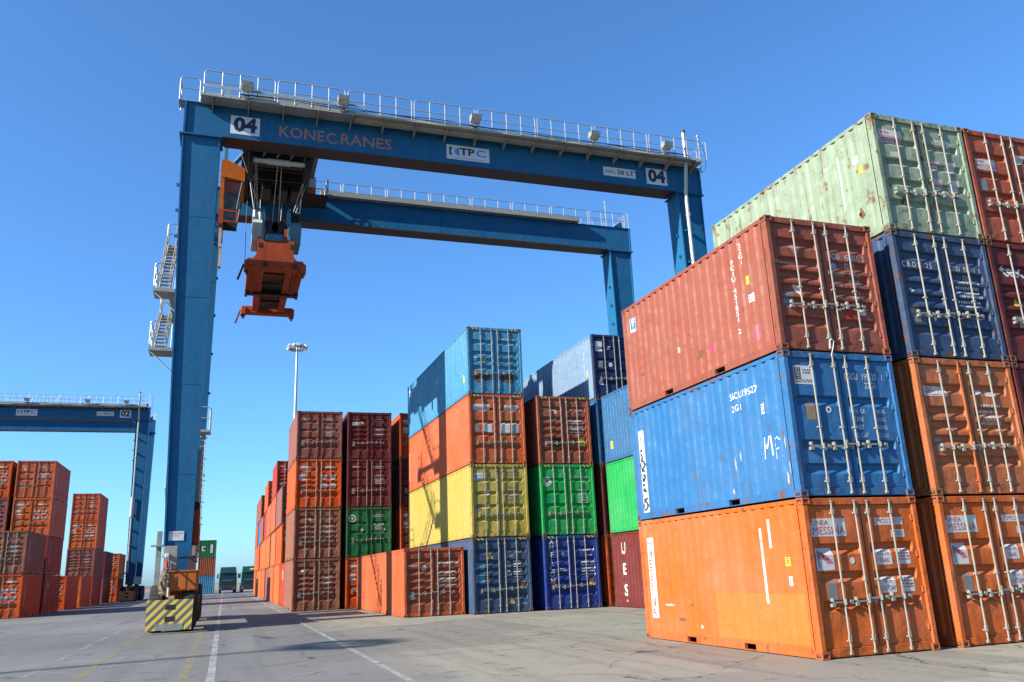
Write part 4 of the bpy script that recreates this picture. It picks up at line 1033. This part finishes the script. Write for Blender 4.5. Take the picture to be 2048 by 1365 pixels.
    s_ = sign(root, 7.83, 9.60, 20.40, 20.88, y)
    fit_text('SWL', 7.93, 8.50, 20.62, .25, M_LET_K, s_, .012, .016); fit_text('50 LT', 8.60, 9.52, 20.64, .34, M_LET_K, s_, .025, .016)
    s_ = sign(root, -11.16, -10.63, 3.16, 3.50, FY0 + .066)
    front_text(s_, 'KONECRANES', -10.895, 3.42, FY0 + .05, .07, M_KONE, .01); front_text(s_, 'RT. 001', -10.895, 3.33, FY0 + .05, .06, M_LET_K, .005)
    # pipe running down the right front leg
    P_('conduit_pipe', L_().path([(12.25, FY0 - .62, 23.05), (12.26, FY0 - .62, 21.6), (12.28, FY0 - .25, 19.8), (12.32, FY0 - .24, 12), (12.36, FY0 - .22, 3.3), (12.30, FY0 - .22, 3.0), (11.9, FY0 - .22, 2.9)], .10, 10), M_GALV)
    for z in (18.5, 15.6): P_('pipe_collar', L_().tube((12.30, FY0 - .255, z), (12.30, FY0 - .255, z + .2), .13, 12), M_GREY)
    P_('pipe_silencer', L_().tube((12.33, FY0 - .24, 9.0), (12.34, FY0 - .24, 11.2), .22, 14), M_GALV)
    P_('pipe_cap', L_().tube((12.25, FY0 - .62, 23.04), (12.25, FY0 - .62, 23.16), .12, 10), M_CABLE)
    for k in range(9): P_('pipe_bracket', L_().box(12.18, 12.46, FY0 - .30, FY0 + .08, 17.8 - k * 1.7, 17.88 - k * 1.7), M_CRANE_D)
    # sill beams and bogies
    for x0, x1, side in ((-11.32, -10.32, 0), (12.17, 13.17, 1)):
        xc = (x0 + x1) / 2
        P_('sill_beam', L_().box(x0 + .08, x1 - .08, FY0 - .35, RY1 + .35, 1.75, 2.55).box(x0 + .02, x1 - .02, FY0 - .37, RY1 + .37, 2.55, 2.60), M_CRANE)
        for yc in ((FY0 + FY1) / 2, (RY0 + RY1) / 2):
            b_ = P_('bogie', L_().prism([(yc - 1.75, 1.0), (yc - 1.75, 1.35), (yc - .5, 1.748), (yc + .5, 1.748), (yc + 1.75, 1.35), (yc + 1.75, 1.0), (yc + .6, .72), (yc - .6, .72)], 0, xc - .22, xc + .22), M_ORG)
            for yw in (yc - 1.40, yc + 1.40):
                for xo in (-.52, .52):
                    xw = xc + xo
                    w_ = P_('wheel', L_().lathe([(-.05, .10), (-.05, .40), (.05, .40), (.05, .10)], (xw, yw, .80), 0, 20), M_RIM)
                    P_('tyre', L_().lathe([(-.20, .42), (-.24, .55), (-.235, .70), (-.20, .785), (-.06, .80), (.06, .80), (.20, .785), (.235, .70), (.24, .55), (.20, .42)], (xw, yw, .80), 0, 56, .022), M_TYRE, w_)
                    P_('rim', L_().lathe([(-.21, .43), (-.12, .36), (-.12, .14), (-.16, .12), (-.16, .0)], (xw, yw, .80), 0, 20).lathe([(.21, .43), (.12, .36), (.12, .14), (.16, .12), (.16, .0)], (xw, yw, .80), 0, 20), M_RIM, w_)
                P_('axle', L_().tube((xc - .62, yw, .80), (xc + .62, yw, .80), .11, 10), M_DARKST)
        for yb, s_y in ((FY0 - 2.28, -1), (RY1 + 2.28, 1)):
            ya, yz = sorted((yb, yb + s_y * -.16))
            bp_ = P_('bumper', L_().hull8([(xc - .74, ya, .12), (xc + .70, ya, .12), (xc + .70, yz, .12), (xc - .74, yz, .12), (xc - .75, ya, 1.10), (xc + .72, ya, 1.10), (xc + .72, yz, 1.10), (xc - .75, yz, 1.10)]), M_STR)
            yf0, yf1 = (ya - .006, ya) if s_y < 0 else (yz, yz + .006)
            for z in (.40, .78): P_('bumper_window', L_().box(xc - .16, xc + .16, yf0, yf1, z, z + .16), M_CABLE, bp_)
            P_('scraped_strip', L_().box(xc - .45, xc + .42, yf0 - .004, yf1, .125, .32), M_GREY, bp_)
            P_('tow_link', L_().box(xc - .10, xc + .10, min(yb, yb - s_y * .55), max(yb, yb - s_y * .55), 1.11, 1.22).tube((xc - .1, yb - s_y * .12, 1.2), (xc - .1, yb - s_y * .12, 1.5), .05, 8), M_TANRUST, bp_)
            P_('tow_arm', L_().box(xc - .12, xc + .12, min(yb - s_y * .17, yb - s_y * .85), max(yb - s_y * .17, yb - s_y * .85), .75, 1.05), M_DARKST, bp_)
    # drive machinery over the left front bogie
    y = FY0 - 1.55
    P_('drive_housing', L_().cbox(-10.98, -10.02, y, y + 1.0, 1.36, 2.02, .03).box(-11.0, -10.0, y - .03, y + 1.02, 2.02, 2.07), M_ORG)
    for xa, xb in ((-10.66, -10.40), (-10.30, -10.08)): P_('housing_door', L_().box(xa, xb, y - .012, y, 1.42, 1.96), M_ORG)
    P_('housing_vent', L_().box(-10.72, -10.69, y - .014, y, 1.55, 1.85), M_CABLE)
    mt_ = L_().tube((-11.13, y - .1, 1.55), (-11.13, y + .5, 1.55), .17, 12).tube((-11.1, y - .05, 1.85), (-11.1, y + .4, 1.85), .15, 12).box(-11.2, -10.99, y - .16, y + .3, 1.24, 1.42)
    for k in range(8): mt_.box(-11.26 + .03 * (k % 3), -11.10 + .03 * (k % 2), y - .2 + .02 * k, y - .12 + .03 * k, 1.3 + .1 * k, 1.38 + .1 * k)
    P_('drive_motor', mt_, M_TANRUST)
    P_('hose', L_().path([(-11.1, y - .16, 1.4), (-11.2, y - .3, 1.7), (-11.05, y - .28, 2.0), (-10.98, y - .1, 2.2), (-11.0, y + .1, 2.5)], .03, 6), M_CABLE)
    cb = P_('control_cabinet', L_().cbox(-11.22, -10.76, FY0 - 1.15, FY0 - .55, 2.10, 2.92, .015), M_GREY)
    P_('cabinet_lamp', L_().cbox(-11.16, -11.02, FY0 - 1.32, FY0 - 1.16, 2.52, 2.66, .02), M_SIGN, cb); P_('beacon', L_().tube((-11.08, FY0 - 1.25, 2.16), (-11.08, FY0 - 1.25, 2.40), .07, 10), plain('beacon_red', (.5, .05, .02), .3), cb)
    P_('cabinet_post', L_().box(-11.66, -11.48, FY0 + 1.6, FY0 + 1.8, .9, 3.6), M_GREY); P_('cabinet_tray', L_().box(-11.85, -11.32, FY0 + 1.4, FY0 + 1.9, 3.02, 3.08), M_GALV)
    # left side: power pack between the legs (its shadow lies on the lane)
    pk = P_('power_pack', L_().cbox(-11.35, -10.25, 25.0, 28.6, 2.66, 4.15, .04), M_ORGR if not trolley else M_GREY)
    for k in range(6): P_('vent_slat', L_().box(-10.249, -10.235, 25.4, 28.2, 2.9 + k * .18, 2.98 + k * .18), M_DARKST, pk)
    # leg-side cabinets and ladder on the rear left leg
    ld = L_(); ya = RY0 - .25
    for x in (-10.62, -10.28): ld.tube((x, ya, 3.0), (x, ya, 8.6), .025, 6)
    for k in range(19): ld.tube((-10.62, ya, 3.2 + k * .29), (-10.28, ya, 3.2 + k * .29), .018, 5)
    for k in range(5):
        z = 4.2 + k * 1.0; ld.path([(-10.62, ya, z), (-10.72, ya - .35, z), (-10.45, ya - .7, z), (-10.18, ya - .35, z), (-10.28, ya, z)], .018, 5)
    P_('ladder', ld, M_GALV)
    P_('ladder_platform', L_().box(-10.75, -10.05, ya - .75, ya + .2, 8.42, 8.52), M_GALV)
    P_('railing', rail_panel((-10.08, ya - .75, 8.5), (-10.08, ya + .2, 8.5), posts=0), M_GALV); P_('railing', rail_panel((-10.72, ya - .75, 8.5), (-10.10, ya - .75, 8.5), posts=0), M_GALV)
    for z0, z1, x1, mt2 in ((4.6, 6.6, -10.18, M_GREY), (3.0, 4.3, -10.12, M_ORGR), (4.35, 4.58, -10.15, M_DARKST)):
        P_('leg_cabinet', L_().cbox(-10.345, x1, FY0 + .25 + (z0 > 4) * .2, FY0 + 1.0, z0, z1, .02), mt2)
    for k in range(7):  # bolted plates along the inner leg
        P_('leg_lug', L_().box(-10.35 + .0173 * k + .005, -10.25 + .0173 * k, FY0 + 8.5, FY0 + 8.56, 4.5 + k * 2.0, 4.62 + k * 2.0), M_CRANE_D)
    # stairs and landings on the outer left side
    def flight(xa, wd, yy0, za, yy1, zb_, n):
        st = L_()
        for xs_ in (xa, xa + wd): st.tube((xs_, yy0, za - .02), (xs_, yy1, zb_ - .02), .045, 5)
        P_('stair_stringer', st, M_GREY)
        for j in range(1, n):
            t = j / n; yy = yy0 + (yy1 - yy0) * t; zz = za + (zb_ - za) * t; P_('stair_tread', L_().box(xa + .04, xa + wd - .04, yy - .11, yy + .11, zz - .025, zz + .01), M_GREY)
        for xs_ in (xa, xa + wd):
            hr = L_()
            for hh in (.55, 1.0): hr.tube((xs_, yy0, za + hh), (xs_, yy1, zb_ + hh), .02, 5)
            for j in range(5): t = j / 4; hr.tube((xs_, yy0 + (yy1 - yy0) * t, za + (zb_ - za) * t), (xs_, yy0 + (yy1 - yy0) * t, za + (zb_ - za) * t + 1.0), .02, 5)
            P_('stair_rail', hr, M_GREY)
    def landing(z, ya, yb):
        P_('landing', L_().box(-12.45, -11.50, ya, yb, z - .14, z).box(-12.45, -12.40, ya, yb, z, z + .1), M_GREY)
        P_('railing', rail_panel((-12.43, ya + .03, z), (-12.43, yb, z), posts=1), M_GALV); P_('railing', rail_panel((-12.43, ya + .03, z), (-11.62, ya + .03, z), posts=0), M_GALV)
    for z in (10.8, 13.3):
        landing(z, FY0 + .95, FY0 + 2.0)
        P_('landing_brace', L_().tube((-12.40, FY0 + 1.1, z - .14), (-11.45, FY0 + 1.1, z - 1.05), .035, 6), M_GALV)
    landing(13.32, 26.75, 27.6); landing(17.0, 27.5, 28.3)
    flight(-12.36, .42, FY0 + 2.0, 10.8, 26.75, 13.3, 11); flight(-12.36, .42, FY0 + 2.0, 13.3, 27.5, 17.0, 15); flight(-12.1, .42, 28.3, 17.0, 30.6, 20.6, 15)
    flight(-11.52, .32, 24.2, 10.75, 27.6, 8.0, 11); flight(-11.52, .32, 27.6, 8.0, 24.2, 5.3, 11); flight(-11.50, .32, 24.2, 5.3, 27.6, 2.65, 11)  # lower flights added out of view behind the leg for their zigzag shadows
    P_('return_walkway', L_().box(-11.90, -11.55, FY0 + 2.0, 26.75, 13.22, 13.30), M_GREY)
    if not trolley: return root
    # trolley between the girders
    tr = P_('trolley_frame', L_().box(-9.25, -8.95, 22.3, 30.5, 20.75, 21.55).box(-6.35, -6.05, 22.3, 30.5, 20.75, 21.55).box(-8.95, -6.35, 23.5, 23.9, 20.8, 21.5).box(-8.95, -6.35, 29.2, 29.6, 20.8, 21.5).box(-8.95, -6.35, 26.2, 26.8, 20.9, 21.5), M_DARKST)
    P_('trolley_deck', L_().box(-9.3, -6.0, 23.2, 29.8, 21.56, 21.64), M_DARKST, tr)
    for k in range(7): P_('deck_joist', L_().box(-9.2 + k * .5, -9.1 + k * .5, 23.3, 29.7, 21.38, 21.56), M_DARKST, tr)
    P_('hoist_drum', L_().tube((-8.8, 25.2, 21.15), (-6.5, 25.2, 21.15), .42, 20), M_DARKST, tr); P_('drive_shaft', L_().tube((-8.9, 23.3, 19.75), (-6.4, 23.3, 19.75), .11, 12).tube((-8.2, 23.3, 19.75), (-7.2, 23.3, 19.75), .14, 12), M_SHEAVE, tr)
    P_('machinery_frame', L_().box(-9.0, -6.3, 23.4, 24.2, 19.9, 20.75).box(-9.0, -8.8, 23.1, 24.3, 19.3, 20.8).box(-6.55, -6.3, 23.1, 24.3, 19.3, 20.8), M_DARKST, tr)
    for k in range(8): P_('cross_tie', L_().box(-8.85, -6.4, 24.5 + k * .58, 24.62 + k * .58, 20.3 + .12 * (k % 3), 20.75), M_DARKST, tr)
    for x in (-8.3, -7.5, -6.9): P_('gearbox', L_().cbox(x, x + .45, 26.9, 28.2, 20.1, 20.85, .05), M_DARKST, tr)
    P_('rope_sheave', L_().tube((-8.7, 28.6, 20.5), (-6.5, 28.6, 20.5), .3, 16), M_DARKST, tr)
    hs = P_('machinery_house', L_().box(-8.9, -5.7, 25.0, 28.4, 21.66, 24.1), M_GREY, tr)
    for k in range(9): P_('louvre', L_().hull8([(-8.8, 24.95, 22.0 + k * .22), (-5.8, 24.95, 22.0 + k * .22), (-5.8, 24.999, 22.02 + k * .22), (-8.8, 24.999, 22.02 + k * .22), (-8.8, 24.93, 22.08 + k * .22), (-5.8, 24.93, 22.08 + k * .22), (-5.8, 24.999, 22.12 + k * .22), (-8.8, 24.999, 22.12 + k * .22)]), M_DARKST, tr)
    P_('side_platform', L_().box(-6.25, -5.15, 23.3, 24.6, 20.95, 21.05).box(-6.2, -5.5, 23.5, 24.5, 21.05, 21.6).box(-6.2, -4.95, 28.2, 29.7, 20.62, 20.72).box(-6.2, -6.1, 24.6, 28.2, 20.9, 21.1), M_DARKST, tr)
    P_('platform_railing', rail_panel((-4.97, 28.25, 20.7), (-4.97, 29.6, 20.7), h=1.0, posts=1), M_GALV, tr); P_('platform_railing', rail_panel((-6.0, 29.5, 20.7), (-5.0, 29.5, 20.7), h=1.0, posts=1), M_GALV, tr)
    P_('control_box', L_().cbox(-6.2, -5.6, 28.2, 29.2, 20.7, 21.1, .03), M_ORG, tr); P_('data_sheet', L_().box(-6.1, -5.55, 28.6, 28.63, 21.15, 21.9), M_SIGN, tr)
    hk = L_()
    for k in range(10): hk.tube((-9.0 + (k % 5) * .6, 23.15, 19.9 + .1 * (k // 5)), (-8.7 + (k % 5) * .6, 23.1, 20.3), .03, 5)
    P_('pipework', hk, M_GREY, tr)
    # operator cab hanging on the left
    cabr = P_('cab_roof', L_().prism([(-10.14, 19.95), (-9.92, 19.98), (-9.12, 19.62), (-9.12, 18.98), (-9.86, 19.10), (-10.14, 19.10)], 1, 24.0, 26.4), M_ORG)
    P_('cab_post', L_().box(-10.14, -9.98, 24.0, 24.16, 17.5, 19.06).box(-10.14, -9.98, 26.2, 26.36, 17.5, 19.06), M_ORG, cabr)
    P_('cab_post', L_().tube((-9.20, 24.05, 19.1), (-9.40, 24.05, 17.6), .035, 6).tube((-9.20, 26.3, 19.1), (-9.40, 26.3, 17.6), .035, 6), M_DARKST, cabr)
    P_('cab_window', L_().hull8([(-9.97, 24.08, 17.62), (-9.42, 24.08, 17.62), (-9.42, 24.10, 17.62), (-9.97, 24.10, 17.62), (-9.97, 24.08, 19.02), (-9.22, 24.08, 19.02), (-9.22, 24.10, 19.02), (-9.97, 24.10, 19.02)]), M_GLASS, cabr)
    P_('cab_floor', L_().box(-10.14, -9.96, 24.0, 26.4, 16.85, 17.52).box(-9.96, -9.36, 24.0, 24.06, 17.44, 17.52).box(-9.96, -9.36, 24.0, 24.06, 16.95, 17.02).box(-9.42, -9.36, 24.0, 24.06, 17.02, 17.44), M_ORGR, cabr)
    P_('cab_window', L_().box(-9.96, -9.42, 24.02, 24.04, 17.02, 17.44), M_GLASS, cabr)
    P_('cab_dark_backing', L_().box(-9.96, -9.36, 25.3, 25.4, 17.1, 18.98).box(-9.8, -9.5, 24.8, 25.2, 17.5, 18.3), M_DARKST, cabr)  # dark panel and block added behind the glass to darken the windows
    P_('cab_hanger', L_().box(-10.05, -9.9, 24.9, 25.1, 19.9, 21.4).tube((-9.9, 25, 19.9), (-9.2, 25, 20.9), .12, 8), M_TEALB, cabr)
    P_('cab_ladder', L_().box(-10.10, -9.98, 24.4, 24.9, 15.9, 16.84).box(-10.06, -9.94, 24.45, 24.8, 15.0, 15.9), M_TRAY, cabr)
    # hoist ropes
    for (xa, ya, za, xb, yb, zb_) in ((-8.72, 23.4, 20.0, -8.62, 25.3, 18.2), (-8.66, 23.4, 20.0, -8.50, 25.4, 18.2), (-9.6, 23.3, 20.8, -8.2, 25.6, 17.9), (-7.72, 23.5, 20.1, -7.80, 25.4, 17.7), (-7.56, 23.5, 20.1, -7.52, 25.4, 17.7), (-6.50, 23.5, 20.2, -6.58, 25.3, 18.2), (-6.2, 25.2, 20.9, -7.05, 26.2, 17.7), (-6.1, 27.2, 20.9, -7.0, 26.6, 17.7), (-8.9, 27.3, 20.9, -8.4, 27.1, 17.7), (-6.4, 28.6, 20.9, -6.8, 27.2, 17.8), (-8.3, 28.7, 20.9, -8.3, 27.4, 17.8), (-7.2, 28.5, 20.9, -7.4, 27.0, 17.4)):
        P_('hoist_rope', L_().tube((xa, ya, za), (xb, yb, zb_), .019, 5), M_ROPE)
    return root

build_crane('04', 'large blue gantry crane with number 04 spanning the container rows', True, (0, 0))
build_crane('02', 'distant blue gantry crane with number 02 over the left block', False, (-31.4, 68.9))

# ------------------------------------------------------------------ spreader hanging from the near crane
OX, OY = -7.66, 27.0
OZ = 14.6
class SP(MB):
    def mesh(s, name):
        s.v = [(a - OX, b - OY, c - OZ) for a, b, c in s.v]; return MB.mesh(s, name)
spr = empty('container_spreader', (OX, OY, OZ)); tag(spr, 'orange container spreader hanging on ropes under the near crane', 'spreader')
o_ = lambda n_, m_, mat, par=None: obj(n_, m_, mat, par or spr)
for x in (-8.44, -7.20): o_('long_beam', SP().box(x, x + .32, 24.0, 30.0, 14.78, 15.22), M_ORGR)
for x in (-8.84, -6.85): o_('side_plate', SP().box(x, x + .40, 23.95, 27.25, 14.74, 15.32), M_ORGR)
for x in (-8.86, -6.55): o_('side_bracket', SP().cbox(x, x + .12, 26.7, 27.3, 14.60, 15.0, .02), M_DARKST)
for y0 in (24.9, 27.9): o_('lattice_tie', SP().box(-8.0, -7.3, y0, y0 + .08, 14.80, 14.88), M_ORGR)
for y0 in (23.45, 30.05):
    eb = o_('end_beam', SP().cbox(-8.92, -6.42, y0, y0 + .48, 14.70, 15.06, .02), M_ORGR)
    for x in (-8.97, -6.60):
        o_('corner_housing', SP().cbox(x, x + .24, y0 - .06, y0 + .50, 14.60, 14.98, .02), M_ORGR, eb)
        o_('twist_lock', SP().tube((x + .12, y0 + .2, 14.42), (x + .12, y0 + .2, 14.6), .05, 8), M_DARKST, eb)
    o_('guide_flipper', SP().hull8([(-9.02, y0 + .05, 14.85), (-8.96, y0 + .05, 14.85), (-8.96, y0 + .35, 14.85), (-9.02, y0 + .35, 14.85), (-9.24, y0 + .1, 14.18), (-9.16, y0 + .1, 14.18), (-9.16, y0 + .3, 14.18), (-9.24, y0 + .3, 14.18)]), M_ORGR if y0 > 25 else M_DARKST, eb)
for y0 in (24.6, 25.9, 27.2, 28.5): o_('cross_beam', SP().box(-8.115, -7.205, y0, y0 + .12, 14.80, 14.90), M_ORGR if y0 in (24.6, 27.2) else M_DARKST)
o_('telescopic_gear', SP().box(-8.11, -7.21, 24.0, 29.9, 14.9, 15.2), M_DARKST)
for k in range(7): o_('hydraulic_hose', SP().path([(-8.05 + .13 * k, 24.1, 14.86), (-8.0 + .12 * k, 25.5 + .2 * (k % 3), 14.80), (-8.05 + .13 * k, 27.5, 14.87), (-7.95 + .1 * k, 29.7, 14.85)], .022, 5), M_CABLE)
for x in (-8.62, -6.72): o_('stiffener', SP().box(x, x + .03, 24.2, 27.0, 14.62, 14.74), M_ORGR)
for k in range(4): o_('junction_box', SP().cbox(-8.80 + .62 * k, -8.62 + .62 * k, 23.36, 23.45, 14.78, 14.96, .01), M_DARKST if k % 2 else M_ORGR)
for y0 in (26.95, ): o_('mid_beam', SP().box(-8.85, -6.45, y0, y0 + .3, 14.66, 14.78), M_DARKST)
# upper frame: a tapered plate and box below the rope blocks
o_('upper_plate', SP().prism([(-8.90, 15.07), (-6.44, 15.07), (-6.72, 15.42), (-6.86, 15.62), (-6.86, 16.35), (-7.05, 16.35), (-7.2, 16.2), (-8.1, 16.2), (-8.25, 16.35), (-8.44, 16.35), (-8.44, 15.62), (-8.60, 15.42)], 1, 24.15, 24.32), M_ORGR)
for x in (-8.40, -7.02): o_('plate_pocket', SP().box(x, x + .14, 24.13, 24.149, 15.95, 16.15), M_DARKST)
o_('upper_box', SP().box(-8.35, -6.95, 24.33, 28.6, 15.23, 15.98), M_ORGR)
o_('headblock', SP().box(-8.42, -6.88, 25.2, 28.2, 16.1, 16.75).box(-8.42, -8.05, 25.2, 25.5, 16.75, 17.35).box(-7.25, -6.88, 25.2, 25.5, 16.75, 17.35), M_ORGR)
pl = o_('data_plate', SP().box(-7.98, -7.38, 24.185, 24.199, 15.55, 15.88), M_SIGN)
for x in (-8.72, -7.10):
    rb = o_('rope_block', SP().prism([(25.1, 16.75), (26.6, 16.75), (26.7, 18.1), (26.2, 18.5), (25.5, 18.5), (25.0, 18.1)], 0, x + .46 if x < -8 else x, x + .58 if x < -8 else x + .12), M_TEALB)
    o_('block_guard', SP().prism([(25.3, 16.7), (26.7, 16.7), (26.9, 17.4), (26.7, 17.6), (24.95, 17.6), (24.8, 17.4)], 0, x + .04, x + .46 if x < -8 else x + .60), M_TEALB if x > -8 else M_SHEAVE, rb)
    o_('sheave', SP().lathe([(-.20, .06), (-.20, .62), (-.12, .66), (-.04, .58), (.04, .58), (.12, .66), (.20, .62), (.20, .06)], (x + .24 + (.1 if x > -8 else 0), 25.8, 17.85), 0, 28), M_SHEAVE if x < -8 else M_DARKST, rb)
for x in (-7.86, -7.46): o_('centre_sheave', SP().lathe([(-.14, .05), (-.14, .36), (-.05, .30), (.05, .30), (.14, .36), (.14, .05)], (x, 25.6, 17.5), 1, 28).tube((x, 25.45, 17.5), (x, 25.75, 17.5), .34, 20), M_DARKST)
o_('sheave_cradle', SP().box(-8.02, -7.26, 25.3, 26.0, 16.75, 17.1), M_TEALB)
o_('signal_cable', SP().path([(-8.95, 24.8, 19.6), (-8.96, 24.9, 17.5), (-8.93, 25.0, 15.2)], .014, 5), M_CABLE)
for k in range(5): o_('bracket', SP().box(-8.5 + k * .42, -8.40 + k * .42, 24.10, 24.2, 15.2 + .05 * (k % 2), 15.32), M_DARKST)

# ------------------------------------------------------------------ high mast lights
M_MAST = plain('mast_zinc', (.50, .52, .53), .45, .3)
def mast(x, y, h, lab):
    r = empty('high_mast_light', (x, y, 0)); tag(r, lab, 'light mast', 'yard light masts')
    obj('pole', MB().tube((0, 0, 0), (0, 0, h), .34, 14, .13), M_MAST, r)
    obj('base_flange', MB().tube((0, 0, 0), (0, 0, .08), .55, 16), M_MAST, r)
    hd = obj('head_ring', MB().path([(0.88 * math.cos(i * math.pi / 10), 0.88 * math.sin(i * math.pi / 10), h - .1) for i in range(21)], .06, 6).path([(.5 * math.cos(i * math.pi / 10), .5 * math.sin(i * math.pi / 10), h + .25) for i in range(21)], .05, 6).tube((-1, 0, h - .1), (1, 0, h - .1), .04).tube((0, -1, h - .1), (0, 1, h - .1), .04).tube((0, 0, h), (0, 0, h + .55), .08), M_MAST, r)
    for k in range(12):
        a = 2 * math.pi * k / 12; ca, sa = math.cos(a), math.sin(a); R_ = 1.02 if k % 2 else .92
        def q(rad, tan, z): return (rad * ca - tan * sa, rad * sa + tan * ca, h + z)
        l_ = obj('lamp', MB().hull8([q(R_ - .18, -.20, -.05), q(R_ + .12, -.24, -.42), q(R_ + .12, .24, -.42), q(R_ - .18, .20, -.05), q(R_ + .05, -.20, .22), q(R_ + .36, -.24, -.14), q(R_ + .36, .24, -.14), q(R_ + .05, .20, .22)]), M_MAST, r)
        obj('lens', MB().hull8([q(R_ + .135, -.2, -.40), q(R_ + .355, -.2, -.155), q(R_ + .355, .2, -.155), q(R_ + .135, .2, -.40), q(R_ + .145, -.2, -.41), q(R_ + .365, -.2, -.165), q(R_ + .365, .2, -.165), q(R_ + .145, .2, -.41)]), M_LAMPF, l_)
    return r
mast(-1.6, 92.0, 29.9, 'tall grey mast with a ring of floodlights behind the long row')
mast(-59.0, -1.3, 29.9, 'tall light mast beyond the left edge casting a thin shadow')

# ------------------------------------------------------------------ trucks
M_TRG = plain('truck_green', (.008, .06, .05), .3, 0, .12, 2)
M_TRD = plain('truck_dark', (.02, .022, .024), .5)
M_SCR = glass('windscreen', (.008, .014, .018), .06, 1.0)
def truck(x, y, lab, band):
    r = empty('terminal_truck', (x, y, 0)); tag(r, lab, 'truck', 'green trucks parked at the lane end')
    P_ = lambda n_, m_, mat, par=None: obj(n_, m_, mat, par or r)
    w = 1.25
    cab_ = P_('cab', MB().hull8([(-w, 0, .95), (w, 0, .95), (w, 2.1, .95), (-w, 2.1, .95), (-w, .0, 1.95), (w, .0, 1.95), (w, 2.1, 1.95), (-w, 2.1, 1.95)]).hull8([(-w, .0, 1.95), (w, .0, 1.95), (w, 2.1, 1.95), (-w, 2.1, 1.95), (-w + .08, .22, 3.0), (w - .08, .22, 3.0), (w - .08, 2.1, 3.0), (-w + .08, 2.1, 3.0)]).hull8([(-w + .08, .22, 3.0), (w - .08, .22, 3.0), (w - .08, 2.1, 3.0), (-w + .08, 2.1, 3.0), (-w + .22, .75, 3.72), (w - .22, .75, 3.72), (w - .15, 2.1, 3.78), (-w + .15, 2.1, 3.78)]), M_TRG)
    P_('windscreen', MB().hull8([(-w + .10, -.012, 2.0), (w - .10, -.012, 2.0), (w - .10, .02, 2.0), (-w + .10, .02, 2.0), (-w + .16, .19, 2.92), (w - .16, .19, 2.92), (w - .16, .23, 2.92), (-w + .16, .23, 2.92)]), M_SCR, cab_)
    P_('sun_visor', MB().hull8([(-w + .1, -.05, 2.86), (w - .1, -.05, 2.86), (w - .1, .2, 2.98), (-w + .1, .2, 2.98), (-w + .1, -.05, 2.92), (w - .1, -.05, 2.92), (w - .1, .22, 3.08), (-w + .1, .22, 3.08)]), M_TRG, cab_)
    P_('roof_band', MB().hull8([(-.2, .385, 3.25), (.85, .385, 3.25), (.85, .42, 3.25), (-.2, .42, 3.25), (-.0, .54, 3.45), (.80, .54, 3.45), (.80, .58, 3.45), (.0, .58, 3.45)]), band, cab_)
    P_('grille', MB().box(-.85, .85, -.02, -.001, 1.25, 1.75), M_TRD, cab_)
    for k in range(4): P_('grille_bar', MB().box(-.85, .85, -.035, -.021, 1.30 + k * .12, 1.35 + k * .12), M_TRG, cab_)
    P_('badge_line', MB().box(-.7, .7, -.02, -.001, 1.84, 1.88), M_GALV, cab_)
    P_('bumper', MB().cbox(-w, w, -.12, .5, .42, .94, .06), M_TRD)
    for s in (-1, 1):
        P_('headlight', MB().cbox(s * .95 - .14, s * .95 + .14, -.135, -.05, .62, .76, .02), M_PLATE, cab_)
        mr = P_('mirror', MB().cbox(s * 1.46 - .11, s * 1.46 + .11, .05, .2, 2.1, 2.75, .03), M_TRD, cab_)
        P_('mirror_arm', MB().tube((s * 1.15, .2, 2.8), (s * 1.46, .12, 2.72), .03, 6), M_TRD, mr)
        for yw in (1.0, 4.3, 5.6, 10.5, 11.8):
            P_('wheel', MB().lathe([(-.15, .2), (-.16, .45), (-.13, .52), (.13, .52), (.16, .45), (.15, .2), (0, .0)], (s * 1.05, yw, .52), 0, 20), M_TYRE)
    P_('chassis', MB().box(-.45, .45, .6, 6.5, .75, 1.05), M_TRD)
    P_('trailer', MB().box(-1.2, 1.2, 3.4, 13.5, 1.12, 1.30).box(-.5, .5, 3.4, 13.5, .85, 1.12), M_TRD)
    return r
truck(-8.3, 122.0, 'green cab truck with dark windscreen parked left at the lane end', M_TRD)
truck(-5.2, 121.0, 'green cab truck with yellow roof band beside the long row', M_YEL)
